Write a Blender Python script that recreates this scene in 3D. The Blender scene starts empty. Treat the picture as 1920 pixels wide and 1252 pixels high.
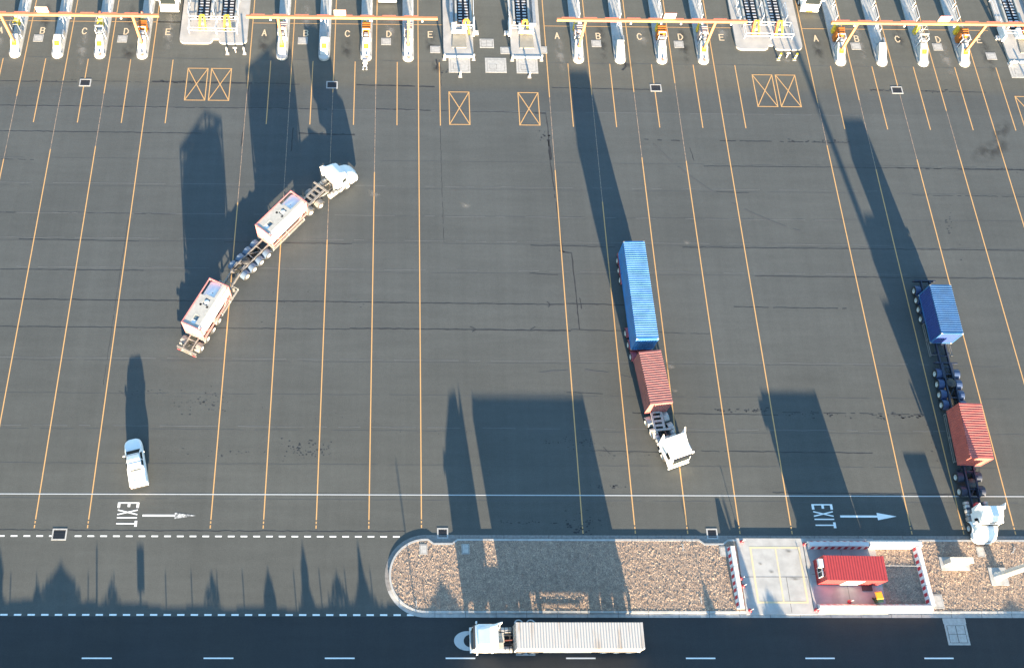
import bpy, math, random
from mathutils import Vector
random.seed(7)
R = math.radians
S = bpy.context.scene
COL = S.collection
PI = math.pi

# ------------------------------------------------------------------ materials
def M(name, col, rough=0.6, metal=0.0, var=0.0, scale=3.0, col2=None, spec=0.5, bump=0.0, bscale=20.0, streak=None, lo=0.36, hi=0.62):
    m = bpy.data.materials.new(name); m.use_nodes = True
    nt = m.node_tree; b = nt.nodes['Principled BSDF']
    b.inputs['Roughness'].default_value = rough
    b.inputs['Metallic'].default_value = metal
    b.inputs['Specular IOR Level'].default_value = spec
    b.inputs['Base Color'].default_value = (*col, 1)
    tc = nt.nodes.new('ShaderNodeTexCoord')
    if var or col2:
        n = nt.nodes.new('ShaderNodeTexNoise'); n.inputs['Scale'].default_value = scale; n.inputs['Detail'].default_value = 6
        mp = nt.nodes.new('ShaderNodeMapping'); nt.links.new(tc.outputs['Object'], mp.inputs[0]); nt.links.new(mp.outputs[0], n.inputs['Vector'])
        if streak: mp.inputs['Scale'].default_value = streak
        r = nt.nodes.new('ShaderNodeValToRGB')
        c2 = col2 or tuple(c * (1 - var) for c in col)
        r.color_ramp.elements[0].position = lo; r.color_ramp.elements[0].color = (*c2, 1)
        r.color_ramp.elements[1].position = hi; r.color_ramp.elements[1].color = (*col, 1)
        nt.links.new(n.outputs['Fac'], r.inputs[0]); nt.links.new(r.outputs[0], b.inputs['Base Color'])
    if bump:
        n2 = nt.nodes.new('ShaderNodeTexNoise'); n2.inputs['Scale'].default_value = bscale; n2.inputs['Detail'].default_value = 4
        nt.links.new(tc.outputs['Object'], n2.inputs['Vector'])
        bp = nt.nodes.new('ShaderNodeBump'); bp.inputs['Strength'].default_value = bump; bp.inputs['Distance'].default_value = 0.02
        nt.links.new(n2.outputs['Fac'], bp.inputs['Height']); nt.links.new(bp.outputs[0], b.inputs['Normal'])
    return m

def asphalt(name, col, strips=True):
    """old paved surface: fine aggregate, broad stains, paver strips 3.9 m wide across the lanes"""
    m = bpy.data.materials.new(name); m.use_nodes = True
    nt = m.node_tree; L = nt.links; N = nt.nodes.new; b = nt.nodes['Principled BSDF']
    b.inputs['Roughness'].default_value = 0.9; b.inputs['Specular IOR Level'].default_value = 0.2
    geo = N('ShaderNodeNewGeometry')
    def noise(scale, detail, sc=(1, 1, 1), rough=0.55):
        mp = N('ShaderNodeMapping'); mp.inputs['Scale'].default_value = sc
        L.new(geo.outputs['Position'], mp.inputs[0])
        n = N('ShaderNodeTexNoise'); n.inputs['Scale'].default_value = scale; n.inputs['Detail'].default_value = detail
        n.inputs['Roughness'].default_value = rough
        L.new(mp.outputs[0], n.inputs['Vector']); return n.outputs['Fac']
    def remap(v, a, c):
        r = N('ShaderNodeMapRange'); r.inputs['From Min'].default_value = 0.3; r.inputs['From Max'].default_value = 0.7
        r.inputs['To Min'].default_value = a; r.inputs['To Max'].default_value = c
        L.new(v, r.inputs['Value']); return r.outputs[0]
    def mul(a, c):
        q = N('ShaderNodeMath'); q.operation = 'MULTIPLY'; L.new(a, q.inputs[0]); L.new(c, q.inputs[1]); return q.outputs[0]
    f = mul(remap(noise(9, 3, rough=0.8), 0.84, 1.16), remap(noise(0.09, 4), 0.92, 1.08))
    f = mul(f, remap(noise(0.6, 5, (0.22, 1.6, 1)), 0.94, 1.05))
    f = mul(f, remap(noise(0.8, 4, (1.2, 0.03, 1)), 0.955, 1.045))
    f = mul(f, remap(noise(2.2, 4), 0.96, 1.04))
    if strips:
        sep = N('ShaderNodeSeparateXYZ'); L.new(geo.outputs['Position'], sep.inputs[0])
        a = N('ShaderNodeMath'); a.operation = 'SUBTRACT'; L.new(sep.outputs[1], a.inputs[0]); a.inputs[1].default_value = 81.2 - 39 * 3.87
        d = N('ShaderNodeMath'); d.operation = 'DIVIDE'; L.new(a.outputs[0], d.inputs[0]); d.inputs[1].default_value = 3.87
        fl = N('ShaderNodeMath'); fl.operation = 'FLOOR'; L.new(d.outputs[0], fl.inputs[0])
        wn = N('ShaderNodeTexWhiteNoise'); wn.noise_dimensions = '1D'; L.new(fl.outputs[0], wn.inputs['W'])
        r = N('ShaderNodeMapRange'); r.inputs['To Min'].default_value = 0.95; r.inputs['To Max'].default_value = 1.05
        L.new(wn.outputs[0], r.inputs['Value']); f = mul(f, r.outputs[0])
    # two tints: bluish mid field, browner near the gates and the south end
    mix = N('ShaderNodeMix'); mix.data_type = 'RGBA'
    mix.inputs[6].default_value = (*col, 1); mix.inputs[7].default_value = (col[0] * 1.13, col[1] * 1.045, col[2] * 0.92, 1)
    if strips:
        g1 = N('ShaderNodeMapRange'); g1.inputs['From Min'].default_value = 80.2; g1.inputs['From Max'].default_value = 81.6
        L.new(sep.outputs[1], g1.inputs['Value'])
        g2 = N('ShaderNodeMapRange'); g2.inputs['From Min'].default_value = 52; g2.inputs['From Max'].default_value = 30; g2.inputs['To Max'].default_value = 0.5
        L.new(sep.outputs[1], g2.inputs['Value'])
        g = N('ShaderNodeMath'); g.operation = 'MAXIMUM'; L.new(g1.outputs[0], g.inputs[0]); L.new(g2.outputs[0], g.inputs[1])
        L.new(g.outputs[0], mix.inputs[0])
        gb = N('ShaderNodeMapRange'); gb.inputs['From Min'].default_value = 79.5; gb.inputs['From Max'].default_value = 85; gb.inputs['To Min'].default_value = 1; gb.inputs['To Max'].default_value = 1.2
        L.new(sep.outputs[1], gb.inputs['Value']); f = mul(f, gb.outputs[0])
    else:
        L.new(noise(0.15, 3), mix.inputs[0])
    vm = N('ShaderNodeVectorMath'); vm.operation = 'SCALE'
    L.new(mix.outputs[2], vm.inputs[0]); L.new(f, vm.inputs['Scale'])
    L.new(vm.outputs[0], b.inputs['Base Color'])
    return m

def paint_mat(name, col, wear=0.45, under=(0.085, 0.087, 0.088)):
    m = bpy.data.materials.new(name); m.use_nodes = True
    nt = m.node_tree; L = nt.links; N = nt.nodes.new; b = nt.nodes['Principled BSDF']
    b.inputs['Roughness'].default_value = 0.75
    geo = N('ShaderNodeNewGeometry')
    n = N('ShaderNodeTexNoise'); n.inputs['Scale'].default_value = 3.2; n.inputs['Detail'].default_value = 8; n.inputs['Roughness'].default_value = 0.75
    L.new(geo.outputs['Position'], n.inputs['Vector'])
    r = N('ShaderNodeMapRange'); r.inputs['From Min'].default_value = wear - 0.12; r.inputs['From Max'].default_value = wear + 0.06
    L.new(n.outputs['Fac'], r.inputs['Value'])
    mix = N('ShaderNodeMix'); mix.data_type = 'RGBA'
    mix.inputs[6].default_value = (*under, 1); mix.inputs[7].default_value = (*col, 1)
    L.new(r.outputs[0], mix.inputs[0]); L.new(mix.outputs[2], b.inputs['Base Color'])
    return m

def bark_mat():
    m = bpy.data.materials.new('bark'); m.use_nodes = True
    nt = m.node_tree; L = nt.links; N = nt.nodes.new; b = nt.nodes['Principled BSDF']
    b.inputs['Roughness'].default_value = 0.95
    geo = N('ShaderNodeNewGeometry')
    n = N('ShaderNodeTexNoise'); n.inputs['Scale'].default_value = 12.0; n.inputs['Detail'].default_value = 3; n.inputs['Roughness'].default_value = 0.6
    n.inputs['Distortion'].default_value = 1.6
    L.new(geo.outputs['Position'], n.inputs['Vector'])
    r = N('ShaderNodeValToRGB'); e = r.color_ramp.elements
    e[0].position = 0.33; e[0].color = (0.13, 0.10, 0.08, 1); e[1].position = 0.66; e[1].color = (0.49, 0.36, 0.265, 1)
    k = e.new(0.5); k.color = (0.275, 0.20, 0.15, 1)
    L.new(n.outputs['Fac'], r.inputs[0]); L.new(r.outputs[0], b.inputs['Base Color'])
    return m

MT = dict(
    yard=asphalt('yard_asphalt', (0.0755, 0.0815, 0.081)),
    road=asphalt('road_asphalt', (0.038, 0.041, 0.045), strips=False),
    seam=M('bitumen_seam', (0.022, 0.022, 0.024), 0.7),
    seam2=M('bitumen_faint', (0.064, 0.066, 0.066), 0.8),
    seaml=M('pale_joint', (0.125, 0.125, 0.125), 0.9),
    orange_line=paint_mat('orange_line_paint', (0.52, 0.30, 0.12), 0.33),
    orange_worn=paint_mat('orange_line_worn', (0.36, 0.25, 0.17), 0.50),
    white_line=paint_mat('white_line_paint', (0.80, 0.79, 0.75), 0.25),
    white_worn=paint_mat('white_line_worn', (0.74, 0.73, 0.70), 0.54),
    white_thin=paint_mat('white_thin_line', (0.45, 0.46, 0.46), 0.36),
    faded_yellow=paint_mat('faded_yellow', (0.55, 0.45, 0.28), 0.42, (0.42, 0.40, 0.37)),
    concrete=M('concrete', (0.40, 0.39, 0.37), 0.85, var=0.18, scale=1.1, bump=0.15),
    kerb=M('kerb_concrete', (0.40, 0.39, 0.37), 0.85, var=0.2, scale=2.0),
    slab=M('slab_concrete', (0.36, 0.34, 0.33), 0.9, var=0.22, scale=0.9),
    pit=M('pit_concrete', (0.42, 0.40, 0.37), 0.85, var=0.2, scale=3),
    platform=M('platform_concrete', (0.40, 0.375, 0.345), 0.85, var=0.15, scale=0.8),
    joint=M('joint_dark', (0.11, 0.105, 0.1), 0.9),
    grate=M('iron_grate', (0.03, 0.03, 0.033), 0.5, 0.3),
    white=M('white_paint', (0.72, 0.73, 0.73), 0.4, var=0.06, scale=1.5),
    white_cab=M('white_cab_paint', (0.80, 0.79, 0.77), 0.5, var=0.03, scale=1.5),
    white_block=M('white_block_paint', (0.50, 0.49, 0.46), 0.7, var=0.1, scale=1.5),
    yellow=M('yellow_paint', (0.75, 0.52, 0.03), 0.5, var=0.12),
    sticker=M('sticker_yellow', (0.48, 0.40, 0.01), 0.6),
    black=M('black_paint', (0.02, 0.02, 0.02), 0.5),
    mat=M('black_rubber_mat', (0.025, 0.025, 0.03), 0.8),
    gantry=M('gantry_orange', (0.50, 0.21, 0.085), 0.5, var=0.12),
    gred=M('gantry_red_trim', (0.55, 0.16, 0.1), 0.5),
    orange=M('orange_cabinet', (0.45, 0.14, 0.02), 0.5, var=0.15),
    pinkcab=M('faded_pink_cabinet', (0.42, 0.32, 0.28), 0.6, var=0.1),
    greycage=M('grey_mesh', (0.3, 0.3, 0.3), 0.6),
    steel=M('galvanised_steel', (0.38, 0.38, 0.38), 0.45, 0.4, var=0.2),
    rung=M('pale_rung', (0.55, 0.52, 0.5), 0.6, var=0.15),
    red_orange=M('red_orange_paint', (0.65, 0.12, 0.04), 0.5),
    glass=M('dark_glass', (0.015, 0.02, 0.022), 0.18, 0.0, spec=0.35),
    tyre=M('tyre_rubber', (0.025, 0.025, 0.027), 0.85),
    rim=M('pale_rim', (0.5, 0.5, 0.48), 0.35, 0.3),
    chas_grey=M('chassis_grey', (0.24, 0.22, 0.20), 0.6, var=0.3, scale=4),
    chas_dark=M('chassis_navy', (0.022, 0.03, 0.055), 0.55, var=0.3, scale=4),
    chas_red=M('chassis_red', (0.30, 0.06, 0.06), 0.55, var=0.3, scale=4),
    chas_white=M('chassis_pale', (0.42, 0.41, 0.38), 0.55, var=0.2, scale=4),
    chas_black=M('chassis_black', (0.03, 0.03, 0.032), 0.6),
    guard_blue=M('mudguard_slate', (0.10, 0.14, 0.2), 0.45),
    guard_navy=M('mudguard_navy', (0.035, 0.06, 0.13), 0.4),
    guard_red=M('mudguard_red', (0.38, 0.09, 0.11), 0.45),
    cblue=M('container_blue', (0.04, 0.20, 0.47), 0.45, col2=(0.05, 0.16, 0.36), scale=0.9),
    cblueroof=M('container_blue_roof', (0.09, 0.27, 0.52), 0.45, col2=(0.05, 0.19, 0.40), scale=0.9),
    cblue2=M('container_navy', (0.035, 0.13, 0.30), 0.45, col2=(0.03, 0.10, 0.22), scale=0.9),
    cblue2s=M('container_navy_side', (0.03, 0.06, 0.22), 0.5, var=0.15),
    crose=M('container_faded_red', (0.33, 0.12, 0.105), 0.6, col2=(0.26, 0.10, 0.09), scale=1.2),
    cred=M('container_red', (0.46, 0.115, 0.09), 0.55, col2=(0.38, 0.09, 0.075), scale=1.0),
    ckiosk=M('kiosk_red', (0.38, 0.045, 0.045), 0.45, var=0.1),
    cwhite=M('container_off_white', (0.43, 0.41, 0.385), 0.6, col2=(0.34, 0.27, 0.21), scale=0.9, streak=(.35, 1.6, 1), lo=.26, hi=.44),
    tank_white=M('tank_white', (0.80, 0.78, 0.75), 0.6, var=0.06),
    tank_frame=M('tank_frame_pink', (0.55, 0.20, 0.19), 0.5, var=0.15),
    walkway=M('walkway_grey', (0.42, 0.40, 0.36), 0.7, var=0.15),
    hatch=M('hatch_blue_grey', (0.13, 0.17, 0.19), 0.35, var=0.3, scale=6),
    light_red=M('lamp_red', (0.5, 0.02, 0.03), 0.3),
    barrier=M('barrier_white', (0.62, 0.61, 0.60), 0.5, var=0.06),
    bred=M('barrier_red', (0.42, 0.035, 0.05), 0.5),
    bfade=M('barrier_faded_red', (0.56, 0.28, 0.27), 0.5),
    hoodgrey=M('ramp_grey_beige', (0.24, 0.225, 0.19), 0.8, var=0.15, scale=1.5),
    binlid=M('bin_lid_orange', (0.75, 0.35, 0.02), 0.4),
    bingreen=M('bin_green', (0.03, 0.07, 0.04), 0.5),
    beige=M('cabinet_beige', (0.5, 0.47, 0.41), 0.6, var=0.12),
    mast=M('mast_grey', (0.48, 0.48, 0.46), 0.5, 0.2, var=0.08),
    bark=bark_mat(),
    chip=M('bark_chip', (0.50, 0.37, 0.27), 0.9, col2=(0.22, 0.16, 0.125), scale=2.5),
    leaf=M('conifer_leaf', (0.05, 0.09, 0.035), 0.7, var=0.4),
    trunk=M('trunk_bark', (0.12, 0.08, 0.05), 0.9),
    fence=M('fence_steel', (0.2, 0.22, 0.2), 0.6),
    soil=M('verge_soil', (0.10, 0.11, 0.05), 0.95, var=0.4, scale=1.5),
    brownred=M('brown_cap', (0.2, 0.07, 0.05), 0.5),
    hose=M('hose_black', (0.02, 0.02, 0.02), 0.6),
    leafwhite=M('pale_rag', (0.6, 0.6, 0.58), 0.7),
)

# ------------------------------------------------------------------ mesh builder
class MB:
    def __init__(s, mat='white'):
        s.v = []; s.f = []; s.mi = []; s.mats = []; s.cur = mat; s.sm = []; s.smooth = False
    def m(s, mat): s.cur = mat; return s
    def _i(s):
        if s.cur not in s.mats: s.mats.append(s.cur)
        return s.mats.index(s.cur)
    def face(s, idx): s.f.append(idx); s.mi.append(s._i()); s.sm.append(s.smooth)
    def add(s, vs, fs):
        o = len(s.v); s.v += [tuple(p) for p in vs]
        for f in fs: s.face([o + i for i in f])
        return s
    def box(s, x0, x1, y0, y1, z0, z1, rz=0, c=None):
        P = [(x0, y0), (x1, y0), (x1, y1), (x0, y1)]
        if rz:
            cx, cy = c or ((x0 + x1) / 2, (y0 + y1) / 2); a, b = math.cos(rz), math.sin(rz)
            P = [(cx + (x - cx) * a - (y - cy) * b, cy + (x - cx) * b + (y - cy) * a) for x, y in P]
        return s.prism(P, z0, z1)
    def prism(s, P, z0, z1, bottom=True):
        n = len(P)
        vs = [(x, y, z0) for x, y in P] + [(x, y, z1) for x, y in P]
        fs = [[i, (i + 1) % n, n + (i + 1) % n, n + i] for i in range(n)] + [[n + i for i in range(n)]]
        if bottom: fs.append([n - 1 - i for i in range(n)])
        return s.add(vs, fs)
    def bar(s, p, q, w, h=None, up=(0, 0, 1)):
        p = Vector(p); q = Vector(q); d = (q - p)
        if d.length < 1e-6: return s
        d.normalize(); u = Vector(up)
        if abs(d.dot(u)) > 0.98: u = Vector((0, 1, 0))
        a = d.cross(u).normalized(); b = a.cross(d); h = h or w
        vs = [t + a * (i * w / 2) + b * (j * h / 2) for t in (p, q) for i, j in ((-1, -1), (1, -1), (1, 1), (-1, 1))]
        return s.add(vs, [[3, 2, 1, 0], [4, 5, 6, 7]] + [[i, (i + 1) % 4, 4 + (i + 1) % 4, 4 + i] for i in range(4)])
    def cyl(s, p, q, r0, r1=None, n=12, caps=True):
        r1 = r0 if r1 is None else r1
        p = Vector(p); q = Vector(q); d = (q - p).normalized()
        u = Vector((0, 0, 1)) if abs(d.z) < 0.9 else Vector((0, 1, 0))
        a = d.cross(u).normalized(); b = a.cross(d)
        vs = []
        for t, r in ((p, r0), (q, r1)):
            for i in range(n):
                k = 2 * PI * i / n; vs.append(t + a * math.cos(k) * r + b * math.sin(k) * r)
        o = len(s.v); s.v += [tuple(x) for x in vs]
        sm = s.smooth; s.smooth = True
        for i in range(n): s.face([o + (i + 1) % n, o + i, o + n + i, o + n + (i + 1) % n])
        s.smooth = sm
        if caps: s.face([o + i for i in range(n)]); s.face([o + n + n - 1 - i for i in range(n)])
        return s
    def lathe(s, prof, c=(0, 0, 0), axis='z', n=16):
        o = len(s.v)
        for r, h in prof:
            for i in range(n):
                k = 2 * PI * i / n; x, y = math.cos(k) * r, math.sin(k) * r
                P = (c[0] + x, c[1] + y, c[2] + h) if axis == 'z' else ((c[0] + x, c[1] + h, c[2] + y) if axis == 'y' else (c[0] + h, c[1] + x, c[2] + y))
                s.v.append(P)
        sm = s.smooth; s.smooth = True
        for j in range(len(prof) - 1):
            for i in range(n):
                a, b = o + j * n + i, o + j * n + (i + 1) % n
                s.face([a, b, b + n, a + n])
        s.smooth = sm
        return s
    def loft(s, secs, caps=True, smooth=False):
        n = len(secs[0]); o = len(s.v)
        for sec in secs: s.v += [tuple(p) for p in sec]
        sm = s.smooth; s.smooth = smooth
        for j in range(len(secs) - 1):
            for i in range(n):
                a, b = o + j * n + i, o + j * n + (i + 1) % n
                s.face([a, b, b + n, a + n])
        if caps: s.face([o + n - 1 - i for i in range(n)]); s.face([o + (len(secs) - 1) * n + i for i in range(n)])
        s.smooth = sm
        return s
    def quad(s, a, b, c, d): return s.add([a, b, c, d], [[0, 1, 2, 3]])
    def sheet(s, P, z): return s.add([(x, y, z) for x, y in P], [list(range(len(P)))])
    def rect(s, x0, x1, y0, y1, z): return s.sheet([(x0, y0), (x1, y0), (x1, y1), (x0, y1)], z)
    def build(s, name, parent=None, loc=None, rz=0, bevel=0, recalc=True):
        me = bpy.data.meshes.new(name)
        me.from_pydata(s.v, [], s.f)
        for k in s.mats: me.materials.append(MT[k])
        for p, i, sm in zip(me.polygons, s.mi, s.sm): p.material_index = i; p.use_smooth = sm
        if recalc:
            import bmesh
            bm = bmesh.new(); bm.from_mesh(me); bmesh.ops.recalc_face_normals(bm, faces=bm.faces); bm.to_mesh(me); bm.free()
        me.update()
        o = bpy.data.objects.new(name, me); COL.objects.link(o)
        if parent: o.parent = parent
        if loc: o.location = loc
        o.rotation_euler.z = rz
        if bevel:
            b = o.modifiers.new('bevel', 'BEVEL'); b.width = bevel; b.segments = 2; b.limit_method = 'ANGLE'; b.angle_limit = R(35)
        return o

def tag(o, label, cat, group=None):
    o['label'] = label; o['category'] = cat
    if group: o['group'] = group
    return o
def thing(name, label, cat, loc=(0, 0, 0), rz=0, group=None):
    o = bpy.data.objects.new(name, None); COL.objects.link(o); o.location = loc; o.rotation_euler.z = rz
    o.empty_display_size = 0.3
    return tag(o, label, cat, group)
def struct(mb, name, kind='structure', **k):
    o = mb.build(name, **k); o['kind'] = kind; return o
def copy_tree(o, parent=None):
    c = o.copy(); COL.objects.link(c); c.parent = parent
    for ch in list(o.children): copy_tree(ch, c)
    return c
def put(o, x, y, z=0, rz=0, label=None, group=None):
    o.location = (x, y, z); o.rotation_euler.z = rz
    if label: o['label'] = label
    if group: o['group'] = group
    return o

# ------------------------------------------------------------------ ground, road
struct(MB('yard').rect(-260, 300, 15.42, 330, 0), 'yard_ground')
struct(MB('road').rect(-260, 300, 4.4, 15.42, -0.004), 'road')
struct(MB('soil').rect(-260, 300, -220, 4.4, -0.01), 'verge')

# ------------------------------------------------------------------ seams / cracks in the paving
def ribbon(mb, pts, w, z, jit=0.35, step=0.5, gap=0.0):
    P = []
    for (a, b) in zip(pts[:-1], pts[1:]):
        a = Vector(a); b = Vector(b); n = max(1, int((b - a).length / step))
        for i in range(n): P.append(a.lerp(b, i / n))
    P.append(Vector(pts[-1]))
    prev = None
    for i, p in enumerate(P):
        d = (P[min(i + 1, len(P) - 1)] - P[max(i - 1, 0)]); 
        if d.length == 0: continue
        d.normalize(); nrm = Vector((-d.y, d.x)); q = p + nrm * random.uniform(-0.04, 0.04); hw = w / 2 * random.uniform(1 - jit, 1 + jit)
        cur = (q + nrm * hw, q - nrm * hw)
        if prev and random.random() > gap: mb.add([(prev[0].x, prev[0].y, z), (prev[1].x, prev[1].y, z), (cur[1].x, cur[1].y, z), (cur[0].x, cur[0].y, z)], [[0, 1, 2, 3]])
        prev = cur
def blots(mb, x0, x1, y, dy, n, size, z):
    for _ in range(n):
        cx = random.uniform(x0, x1); cy = y + random.gauss(0, dy); r = size * random.uniform(0.25, .75); k = random.randint(5, 8); e = random.uniform(1, 2.6)
        mb.sheet([(cx + math.cos(2 * PI * i / k) * r * e * random.uniform(.6, 1.2), cy + math.sin(2 * PI * i / k) * r * random.uniform(.6, 1.2)) for i in range(k)], z)
sd = MB('seam'); sf = MB('seam2'); sl = MB('seaml')
SEAMS = [(81.35, -56, -40.4, .09, 0), (81.4, -38.5, -31, .05, .1), (81.4, -31, -18.3, .20, .02), (81.3, -18, -12.2, .12, 0), (81.15, -5, 5, .15, .1),
         (81.0, 20, 32.5, .1, 0), (81.1, 61, 64, .14, .1), (81.0, 67.5, 76, .09, .2),
         (77.5, -54, -19, .08, 0), (77.45, -19, -8.6, .1, 0), (77.4, -2.5, 4.5, .13, .05), (77.2, 5, 19, .06, 0),
         (73.6, -56, -24, .09, 0), (73.6, -12, -5, .17, 0), (73.1, 31, 35.5, .1, .2), (73.0, 40, 57, .10, .25),
         (69.5, -56, -44, .05, .2), (69.2, 38, 84, .07, 0), (69.1, 62, 78, .08, .2),
         (65.5, 39, 43, .06, 0), (65.2, 63, 84, .05, .1), (62, -50.5, -45, .08, 0), (61.9, -40, -26, .05, .1), (58.2, -44, -30, .07, 0),
         (58.0, -20, -5, .07, 0), (57.8, 16, 26, .08, 0), (57.7, 34, 84, .09, 0), (54.3, -56, -29, .08, 0), (54.1, 15.7, 19, .08, 0), (53.9, 42, 84, .08, 0),
         (50.4, -56, -5, .10, 0), (50.2, -5, 19.5, .09, 0), (50.15, 19.5, 27, .1, 0), (49.9, 39, 52, .08, .1),
         (46.95, -56, -5, .07, 0), (46.9, -5, 20, .12, 0), (46.9, 20, 27, .07, 0), (46.6, 30, 36, .05, .1), (39.3, 19, 23, .06, 0),
         (36.9, 26, 42, .08, 0), (37.1, 42, 52, .07, .3), (36.9, 52, 64, .07, .3), (32.7, 31, 36, .05, .1), (32.6, 36, 51.5, .09, 0), (32.6, 21, 30, .06, 0),
         (28.05, 40, 62, .07, 0), (24.0, -56, 1.2, .07, 0)]
for y, a, b, w, g in SEAMS: ribbon(sd, [(a, y + .08), ((a + b) / 2, y + random.uniform(-.04, .04)), (b, y - .08)], w, 0.005, gap=g)
for y in (85.1, 69.6, 65.6, 61.8, 58, 54.1, 42.8, 38.9, 34.8, 31.0, 27.2):
    ribbon(sf, [(-56, y + .2), (90, y - .2)], .05, 0.004, gap=.12, step=1.2)
for y in (65.9, 58.3, 77.2, 61.7, 54.4, 43.0, 35.1):
    ribbon(sl, [(-56, y + .25), (-19, y + .2)], .05, 0.0045, gap=.15, step=1.2)
    ribbon(sl, [(-18, y + .2), (60, y - .1)], .045, 0.0045, gap=.3, step=1.2)
for pts, w in [([(5.6, 74.6), (5.7, 66), (5.8, 58.1)], .05), ([(17.6, 77), (19.0, 77), (19.1, 74), (19.0, 71), (19.4, 64), (19.7, 58), (19.8, 57), (20.8, 56.9), (20.9, 52), (21, 47)], .12),
               ([(18.9, 73), (19.1, 72.8), (19.2, 70)], .3), ([(-12.7, 74.5), (-12.8, 71)], .12), ([(-7.9, 77.3), (-7.95, 66)], .09), ([(-2.5, 77.3), (-2.55, 71)], .08),
               ([(-18.9, 73.8), (-19, 71.6)], .12), ([(-18.6, 81.3), (-18.7, 80)], .12), ([(5.8, 84.3), (5.85, 81.2)], .06), ([(5.2, 85.5), (5.4, 84.6), (5.2, 83.9)], .25),
               ([(-31.6, 61), (-31.8, 40)], .04), ([(64.5, 36), (62, 29), (59.5, 22)], .06), ([(29.3, 84), (29.8, 84.6), (29.7, 85.4)], .3), ([(36.6, 72), (36.9, 70)], .09),
               ([(22.5, 33.1), (23.2, 32.3)], .08), ([(27.6, 57.6), (28.4, 57.9), (28.7, 57.5)], .08), ([(15.4, 46.9), (16, 47.3)], .07), ([(8.6, 47.3), (9.3, 46.9), (8.8, 46.6)], .08),
               ([(19.1, 57.5), (20, 57), (19.3, 57.2)], .1), ([(17.5, 50.5), (17.9, 50.1), (17.6, 49.8)], .1), ([(21.3, 51), (21.4, 49.6)], .14)]:
    ribbon(sd, pts, w, 0.0055, gap=.05)
for a in [(-31, -25, 81.4, .12, 25, .13), (-48, -39, 81.5, .08, 8, .1), (18, 19.6, 73.5, .5, 20, .12), (-24, -18, 38.1, .7, 55, .1), (-30, -25, 39, .25, 25, .07), (-12, -6.6, 32.7, .5, 70, .1),
          (-25, -12, 32.4, .3, 35, .06), (16, 21.6, 33.6, .3, 60, .08), (17.5, 21.6, 24.8, .6, 45, .13), (11, 17, 24.9, .15, 20, .1), (35, 41, 37.3, .14, 45, .12), (42.5, 50, 36.8, .2, 25, .12),
          (52, 58, 36.8, .2, 40, .13), (61, 64, 36.8, .2, 14, .1), (20.5, 24.5, 28.7, .12, 16, .12), (22, 31.5, 32.2, .15, 20, .08), (49, 58, 73.1, .15, 22, .14), (74, 84, 69.1, .2, 30, .14),
          (61, 64.5, 81.2, .12, 12, .13), (68, 71, 81.1, .12, 12, .13), (80, 86, 66, .8, 20, .14), (-20, -8, 48.5, 1.0, 14, .08), (-13, -2, 50.4, .8, 10, .07), (57.5, 59.5, 34.0, 1.6, 16, .09),
          (66, 67.5, 61, 2, 20, .1), (5.5, 7, 84.3, .6, 10, .15), (-18, 0, 36.2, .5, 30, .05), (0, 10, 34.7, .2, 20, .05)]:
    blots(sd, *a, 0.0065)
for cx, cy, r, a0, a1 in ((60, 92, 34, 215, 250), (20, 20, 22, 60, 100)):
    ribbon(sf, [(cx + r * math.cos(R(a0 + (a1 - a0) * i / 24)), cy + r * math.sin(R(a0 + (a1 - a0) * i / 24))) for i in range(25)], .16, 0.0072 + .0001 * (r % 7), gap=.25, step=.5, jit=.6)
struct(sd, 'asphalt_seam'); struct(sf, 'asphalt_joint'); struct(sl, 'pale_joint')
# soft dark stains, each its own worn patch of asphalt
def stain_mat(name, col, alpha):
    m = bpy.data.materials.new(name); m.use_nodes = True
    nt = m.node_tree; b = nt.nodes['Principled BSDF']; b.inputs['Base Color'].default_value = (*col, 1); b.inputs['Roughness'].default_value = .9
    tc = nt.nodes.new('ShaderNodeTexCoord'); g = nt.nodes.new('ShaderNodeVectorMath'); g.operation = 'LENGTH'
    mp = nt.nodes.new('ShaderNodeMapping'); mp.inputs['Location'].default_value = (-1, -1, 0); mp.inputs['Scale'].default_value = (2, 2, 0)
    nt.links.new(tc.outputs['Generated'], mp.inputs[0]); nt.links.new(mp.outputs[0], g.inputs[0])
    n = nt.nodes.new('ShaderNodeTexNoise'); n.inputs['Scale'].default_value = 0.8; n.inputs['Detail'].default_value = 6
    nt.links.new(tc.outputs['Object'], n.inputs['Vector'])
    r = nt.nodes.new('ShaderNodeMapRange'); r.inputs['From Min'].default_value = 1; r.inputs['From Max'].default_value = .2; r.inputs['To Max'].default_value = alpha
    nt.links.new(g.outputs['Value'], r.inputs['Value'])
    r2 = nt.nodes.new('ShaderNodeMapRange'); r2.inputs['From Min'].default_value = .4; r2.inputs['From Max'].default_value = .6
    nt.links.new(n.outputs['Fac'], r2.inputs['Value'])
    q = nt.nodes.new('ShaderNodeMath'); q.operation = 'MULTIPLY'; nt.links.new(r.outputs[0], q.inputs[0]); nt.links.new(r2.outputs[0], q.inputs[1])
    nt.links.new(q.outputs[0], b.inputs['Alpha']); return m
MT['stain'] = stain_mat('oil_stain', (0.04, 0.04, 0.04), 0.55)
MT['stainl'] = stain_mat('dust_stain', (0.30, 0.28, 0.25), 0.5)
def stain(x, y, w, h, z=0.008, mat='stain', rz=0):
    struct(MB(mat).rect(-w / 2, w / 2, -h / 2, h / 2, 0), 'asphalt_stain', loc=(x, y, z), rz=rz)
stain(74.5, 72, 7, 3, rz=.5); stain(76.5, 75, 4, 2.2, .0082, rz=.9); stain(30, 85.1, 2, 1.6); stain(5.3, 84.4, 1.6, 2.6); stain(-34.5, 86.2, 2.2, 3.5)
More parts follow.
